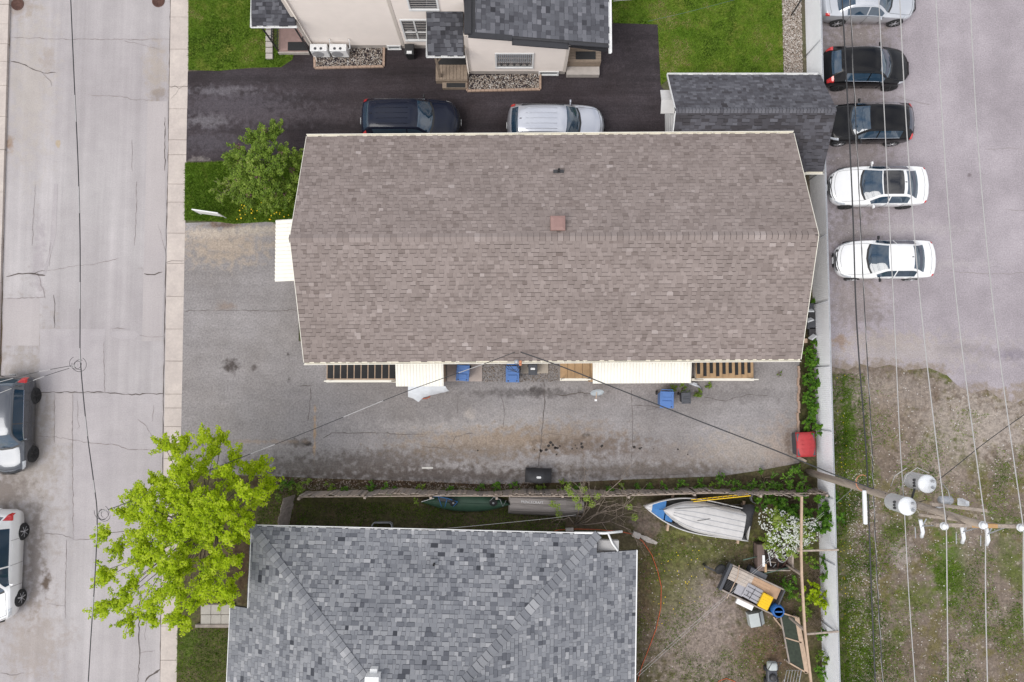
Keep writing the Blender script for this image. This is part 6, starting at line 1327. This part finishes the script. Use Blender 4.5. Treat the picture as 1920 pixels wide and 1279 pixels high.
# ================================================================== trees and plants
def leafmesh(mb, c, rad, n, size, tone, flat=.75, droop=.3):
    for _ in range(n):
        while True:
            d = Vector((rng.uniform(-1,1),rng.uniform(-1,1),rng.uniform(-1,1)))
            if d.length < 1: break
        p = c + Vector((d.x*rad, d.y*rad, d.z*rad*flat)); s = size*rng.uniform(.6,1.35); a = rng.uniform(0,6.283)
        u = Vector((math.cos(a),math.sin(a),rng.uniform(-.6,.35))).normalized(); v = u.cross(Vector((rng.uniform(-.5,.5),rng.uniform(-.5,.5),1))).normalized()
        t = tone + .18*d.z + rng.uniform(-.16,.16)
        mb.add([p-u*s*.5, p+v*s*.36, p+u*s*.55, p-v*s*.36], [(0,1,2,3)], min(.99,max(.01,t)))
def tree(name, base, clumps, r, n, size, mat_, bark, label, cat, trunk_r=.14, fork=.35, tone=.55, group=None, jitter=.35, trunkz=None, spray=3, trunkname='trunk'):
    """clumps: list of Vectors; a limb runs to each, leaves sprayed round it"""
    t = thing(name, base, label, cat, group); base = Vector(base); top = sum(clumps, Vector())/len(clumps)
    fk = base.lerp(top, fork); fk.z = trunkz or fk.z
    MB().tube([base, base.lerp(fk,.5)+Vector((.04,.03,0)), fk], trunk_r, 10, r1=trunk_r*.7).build(trunkname, bark, t, True)
    lb = MB(); lf = MB()
    for c in clumps:
        mid = fk.lerp(c,.5)+Vector((rng.uniform(-.2,.2),rng.uniform(-.2,.2),.25*(c-fk).length*.4)); lb.tube([fk, mid, c], trunk_r*.22, 5, r1=.010)
        ow = (c-fk); ow.normalize()
        for _ in range(spray):
            d = (ow*.5+Vector((rng.uniform(-1,1),rng.uniform(-1,1),rng.uniform(-.45,.6)))).normalized(); ln_ = r*rng.uniform(.9,2.1)
            s0 = c-d*r*.3; e = s0+d*ln_; lb.tube([s0, e], .014, 4, r1=.005); m_ = max(3,n//spray); tn = tone+rng.uniform(-.26,.2)
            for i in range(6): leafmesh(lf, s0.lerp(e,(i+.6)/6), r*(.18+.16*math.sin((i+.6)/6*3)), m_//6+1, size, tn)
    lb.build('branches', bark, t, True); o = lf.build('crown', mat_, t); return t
M['bark'] = mat('bark', srgb(112,98,84,K), .95, var=.3, scale=8, bump=.6, bscale=30)
M['leaf_lime'] = tonemat('lime_leaves', [(0, srgb(84,124,6,K)), (.4, srgb(196,226,8,K)), (.7, srgb(220,244,34,K)), (1, srgb(240,254,100,K))], .6, .5, None, spec=.3)
M['leaf_mid'] = tonemat('green_leaves', [(0, srgb(60,84,18,K)), (.4, srgb(116,148,40,K)), (.7, srgb(152,180,64,K)), (1, srgb(186,204,104,K))], .6, .35, None, spec=.3)
M['leaf_deep'] = tonemat('deep_green_leaves', [(0, srgb(38,70,12,K)), (.4, srgb(82,132,28,K)), (.7, srgb(120,170,44,K)), (1, srgb(160,206,72,K))], .6, .4, None, spec=.3)
M['petal'] = tonemat('white_petals', [(0, srgb(226,232,216,K*1.15)), (1, srgb(252,252,250,K*1.2))], .6, .3, None)
M['lilac'] = tonemat('lilac_buds', [(0, srgb(96,58,72,K)), (1, srgb(158,112,120,K))], .7, .2, None)
M['twig'] = mat('bare_twig', srgb(150,132,114,K), .9, var=.2)
# bright lime tree by the street
out = [(200,1000),(196,1070),(218,1130),(195,1140),(245,1160),(285,1155),(330,1150),(350,1163),(375,1118),(425,1118),(240,960),(255,930),(300,905),(330,850),(310,840),(345,838),(380,825),(415,822),(400,850),(440,860),(470,885),(488,880),(500,908),(478,940),(460,965),(450,1000),(440,1050),(430,1090),(225,1030),(205,1080)]
inn = [(270,1000),(300,960),(340,900),(380,880),(420,890),(450,920),(400,930),(360,940),(320,1000),(270,1050),(250,1090),(300,1110),(340,1110),(390,1100),(400,1050),(350,1060),(310,1060),(360,1000),(410,980),(420,1010),(280,1130),(330,940),(380,990),(300,1030),(240,1120),(430,950),(370,1120),(350,870),(440,905),(265,970),(395,1075),(345,1030),(420,1110),(470,925),(375,1105)]
cl = []
for i,(x,y) in enumerate(out): cl.append(W(x,y,rng.uniform(3.2,4.6)))
for i,(x,y) in enumerate(inn): cl.append(W(x,y,rng.uniform(4.2,6.4)))
for i in range(34):
    a = rng.uniform(0,6.28); q = rng.random()**.5; cl.append(W(350+math.cos(a)*q*105, 1000+math.sin(a)*q*120, rng.uniform(4.6,6.6)))
for x,y in [(372,950),(385,965),(360,968),(395,945),(350,955),(378,985)]: cl.append(W(x,y,rng.uniform(6.0,6.7)))
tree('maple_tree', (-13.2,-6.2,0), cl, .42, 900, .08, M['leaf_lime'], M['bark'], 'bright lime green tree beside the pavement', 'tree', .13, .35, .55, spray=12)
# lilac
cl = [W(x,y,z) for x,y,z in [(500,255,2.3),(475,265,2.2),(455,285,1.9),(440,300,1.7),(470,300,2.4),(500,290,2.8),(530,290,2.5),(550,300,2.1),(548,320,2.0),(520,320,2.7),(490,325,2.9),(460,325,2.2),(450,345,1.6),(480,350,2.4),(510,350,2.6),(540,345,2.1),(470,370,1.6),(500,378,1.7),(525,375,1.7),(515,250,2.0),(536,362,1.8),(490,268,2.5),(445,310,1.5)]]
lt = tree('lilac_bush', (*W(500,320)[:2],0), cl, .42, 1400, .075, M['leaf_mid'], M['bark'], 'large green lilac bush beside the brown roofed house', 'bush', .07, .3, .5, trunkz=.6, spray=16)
g = MB()
for c in cl[::2]: leafmesh(g, c+Vector((rng.uniform(-.2,.2),rng.uniform(-.2,.2),.2)), .16, 40, .05, .5)
g.build('flower_buds', M['lilac'], lt, kind='stuff')
cl = [W(x,y,z) for x,y,z in [(415,345,.7),(405,355,.6),(420,365,.7),(435,350,.9),(440,368,.8),(410,375,.5),(430,335,.7)]]
tree('low_bush', (*W(425,358)[:2],0), cl, .22, 90, .07, M['leaf_mid'], M['twig'], 'thin low bush in front of the lilac', 'bush', .03, .3, .6, trunkz=.25, spray=6)
def shrub(px, py, r, h, n, label, mat_=None, tone=.5, size=.07, group=None, nc=7, name='shrub', cat='shrub', bark=None):
    c = W(px,py); cl = []
    for k in range(nc): a = rng.uniform(0,6.28); q = r*math.sqrt(rng.random())*.8; cl.append(Vector((c.x+math.cos(a)*q, c.y+math.sin(a)*q, h*rng.uniform(.45,.95))))
    return tree(name, (c.x,c.y,0), cl, r*.34, max(20,n//nc), size, mat_ or M['leaf_deep'], bark or M['twig'], label, cat, .025, .3, tone, group, trunkz=h*.25, spray=5)
G1 = 'weeds along the board fence'
for px,py,r,h,mt in [(575,908,.42,.6,'leaf_mid'),(700,914,.3,.35,'leaf_deep'),(730,916,.35,.4,'leaf_deep'),(900,912,.22,.3,'leaf_deep'),(935,913,.3,.3,'leaf_deep'),(965,913,.3,.3,'leaf_deep'),(1055,912,.35,.4,'leaf_mid'),(1085,914,.25,.3,'leaf_deep'),(1145,912,.25,.35,'leaf_deep'),(1190,914,.22,.3,'leaf_deep'),(1215,912,.2,.3,'leaf_deep'),(1272,911,.38,.45,'leaf_deep'),(1310,908,.35,.4,'leaf_deep'),(1357,902,.5,.6,'leaf_deep'),(1400,905,.4,.5,'leaf_deep'),(1430,900,.55,.7,'leaf_deep'),(1455,908,.5,.6,'leaf_deep'),(1478,895,.5,.7,'leaf_deep'),(1500,905,.45,.8,'leaf_deep'),(1490,882,.3,.5,'leaf_deep'),(1015,914,.25,.3,'leaf_mid'),(1165,914,.2,.25,'leaf_mid'),(620,912,.25,.3,'leaf_mid'),(650,915,.2,.25,'leaf_deep'),(790,915,.25,.25,'leaf_mid'),(845,916,.2,.3,'leaf_deep'),(1240,914,.28,.35,'leaf_deep'),(1335,912,.3,.4,'leaf_mid'),(1380,912,.35,.45,'leaf_deep'),(540,905,.4,.4,'leaf_deep')]:
    shrub(px,py,r,h,int(1500*r),('pale green' if mt == 'leaf_mid' else 'deep green')+' leafy weed growing along the weathered board fence',M[mt],.5,.06,G1,name='weed',cat='weed')
G2 = 'plants in the strip beside the white fence'
for px,py,r,h in [(1513,660,.3,.5),(1516,690,.4,.6),(1512,710,.35,.5),(1518,730,.42,.6),(1512,750,.4,.6),(1518,768,.42,.7),(1513,785,.4,.6),(1520,800,.4,.6),(1515,672,.35,.6),(1521,712,.3,.6),(1523,568,.14,.3),(1520,645,.22,.4)]:
    shrub(px,py,r,h,int(2600*r),'leafy green plant in the strip beside the white fence',M['leaf_deep'],.45,.085,G2,name='leafy_plant',cat='plant')
# shrubs behind the board fence by the pole
G3 = 'dense shrubs in the yard corner'
for px,py,r,h in [(1440,945,.6,1.1),(1475,940,.7,1.3),(1455,960,.6,1.2),(1515,945,.75,1.5),(1535,960,.6,1.5),(1520,975,.7,1.4),(1490,960,.6,1.3),(1540,985,.4,1.2),(1540,935,.5,1.3),(1420,945,.45,.9)]:
    shrub(px,py,r,h,int(3000*r),'dense green shrub in the corner by the pole',M['leaf_deep'],.4,.085,G3)
G4 = 'straggly shrubs between timber frame and fence'
for px,py,r,h,mt in [(1530,1060,.45,.9,'leaf_deep'),(1515,1100,.5,1.0,'leaf_lime'),(1528,1118,.5,1.1,'leaf_lime'),(1540,1130,.4,.9,'leaf_lime'),(1500,1120,.5,.7,'leaf_mid'),(1535,1185,.35,.8,'leaf_deep'),(1530,1225,.35,.8,'leaf_mid'),(1540,1040,.3,1.0,'leaf_deep'),(1505,1145,.3,.6,'leaf_mid'),(1480,1095,.5,.5,'leaf_deep'),(1535,1255,.4,.5,'leaf_deep'),(1510,1048,.3,.8,'leaf_mid')]:
    shrub(px,py,r,h,int(1600*r),{'leaf_lime':'bright lime green','leaf_deep':'deep green','leaf_mid':'dull green'}[mt]+' straggly shrub between the timber frame and white fence',M[mt],.5,.085,G4)
# white flowering bush
fb = shrub(1455,990,1.15,1.5,6500,'green bush covered with white blossom beside the scrap crate',M['leaf_mid'],.68,.075,nc=20,name='blossom_bush',cat='bush')
g = MB(); c = W(1458,988)
for k in range(900):
    a = rng.uniform(0,6.28); q = 1.25*rng.random()**.6*(1+.25*math.sin(3*a+1)); z = 1.72-.5*(q/1.2)**2+rng.uniform(-.12,.15)
    p = Vector((c.x*1+.0+math.cos(a)*q*1.05, c.y+math.sin(a)*q*.8, z)) ; p = Vector((p.x*(32-z)/32, p.y*(32-z)/32, z)) if False else p
    r = rng.uniform(.018,.042); g.add([p+Vector((math.cos(b)*r,math.sin(b)*r,rng.uniform(0,.02))) for b in np.linspace(0,5.03,5)], [(0,1,2,3,4)], rng.random())
g.build('blossom', M['petal'], fb)
# half-dead apple tree leaning over the flat boat
bs = thing('dead_bush', W(1085,955), 'straggly half bare bush leaning over the aluminium boat', 'bush'); root = W(1078,985,.1)
g = MB(); lf = MB()
M['twig_pale'] = mat('pale_dry_twig', srgb(168,152,136,K), .9, var=.2)
def twig(p, d, l, r, dep):
    e = p+d*l; m_ = p.lerp(e,.5)+Vector((rng.uniform(-.08,.08),rng.uniform(-.08,.08),rng.uniform(-.03,.05)))*l; g.tube([p,m_,e], r, 4, r1=r*.55)
    if dep:
        for _ in range(rng.choice((2,3,3))): 
            nd = (d+Vector((rng.uniform(-.9,.9),rng.uniform(-.9,.9),rng.uniform(-.3,.5)))).normalized(); twig(m_.lerp(e,rng.uniform(.3,1)), nd, l*rng.uniform(.5,.8), r*.55, dep-1)
for tx,ty,tz in [(1110,925,1.6),(1140,950,1.3),(1160,945,1.4),(1060,960,1.2),(1090,930,1.6),(1170,975,.8),(1130,920,1.5)]:
    d = W(tx,ty,tz)-root; twig(root, d.normalized(), d.length*.72, .03, 3)
g.build('branches', M['twig_pale'], bs, True)
for x,y,z in [(1070,925,1.6),(1080,935,1.6),(1095,918,1.5),(1065,915,1.4),(1045,950,1.2),(1035,945,1.1),(1110,945,1.4),(1120,930,1.5),(1180,950,1.0),(1190,970,.6),(1085,950,1.5),(1100,935,1.6),(1048,965,.9)]: leafmesh(lf, W(x,y,z), .17, 70, .06, .7)
lf.build('crown', M['leaf_mid'], bs)
# dry brush piles
def brush(px,py,r,h,n,label,group=None):
    g = MB(); c = W(px,py)
    for _ in range(n):
        a = rng.uniform(0,6.28); q = rng.uniform(0,r); p = Vector((c.x+math.cos(a)*q,c.y+math.sin(a)*q,rng.uniform(.02,h*.6))); d = Vector((rng.uniform(-1,1),rng.uniform(-1,1),rng.uniform(-.1,.7)))*r*rng.uniform(.3,.8)
        g.tube([p,p+d*.5+Vector((rng.uniform(-.1,.1),rng.uniform(-.1,.1),0)),p+d], .009, 3, r1=.004)
    g.build('brushwood', M['twig'], None, True, label, 'brushwood', group, 'stuff')
brush(1530,1075,.55,.8,110,'dry brown brushwood heap against the white fence'); brush(1525,1160,.5,.6,90,'dry brown twigs below the straggly shrubs'); brush(1545,1005,.4,.7,70,'dry twigs beside the blossom bush'); brush(1455,1195,.4,.2,60,'broken twigs beside the cold frame')
# weeds round the ornament and drive edges
for px,py,r,h in [(1265,732,.3,.35),(1280,728,.3,.35),(1308,735,.25,.25),(1325,725,.2,.2)]: shrub(px,py,r,h,int(1400*r),'small weed in the bed beside the small charcoal bin',M['leaf_mid'],.5,.06,'weeds by the bins',name='weed',cat='weed',nc=5)
shrub(535,920,.5,.5,400,'bushy green weed at the end of the board fence',M['leaf_mid'],.5,.07,name='weed',cat='weed'); shrub(1460,700,.12,.15,60,'tiny weed in the driveway by the steps',M['leaf_mid'],.4,.05,name='weed',cat='weed',nc=3); shrub(785,935,.18,.8,120,'small sapling behind the green canoe',M['leaf_mid'],.6,.06,name='sapling',cat='sapling',nc=4)
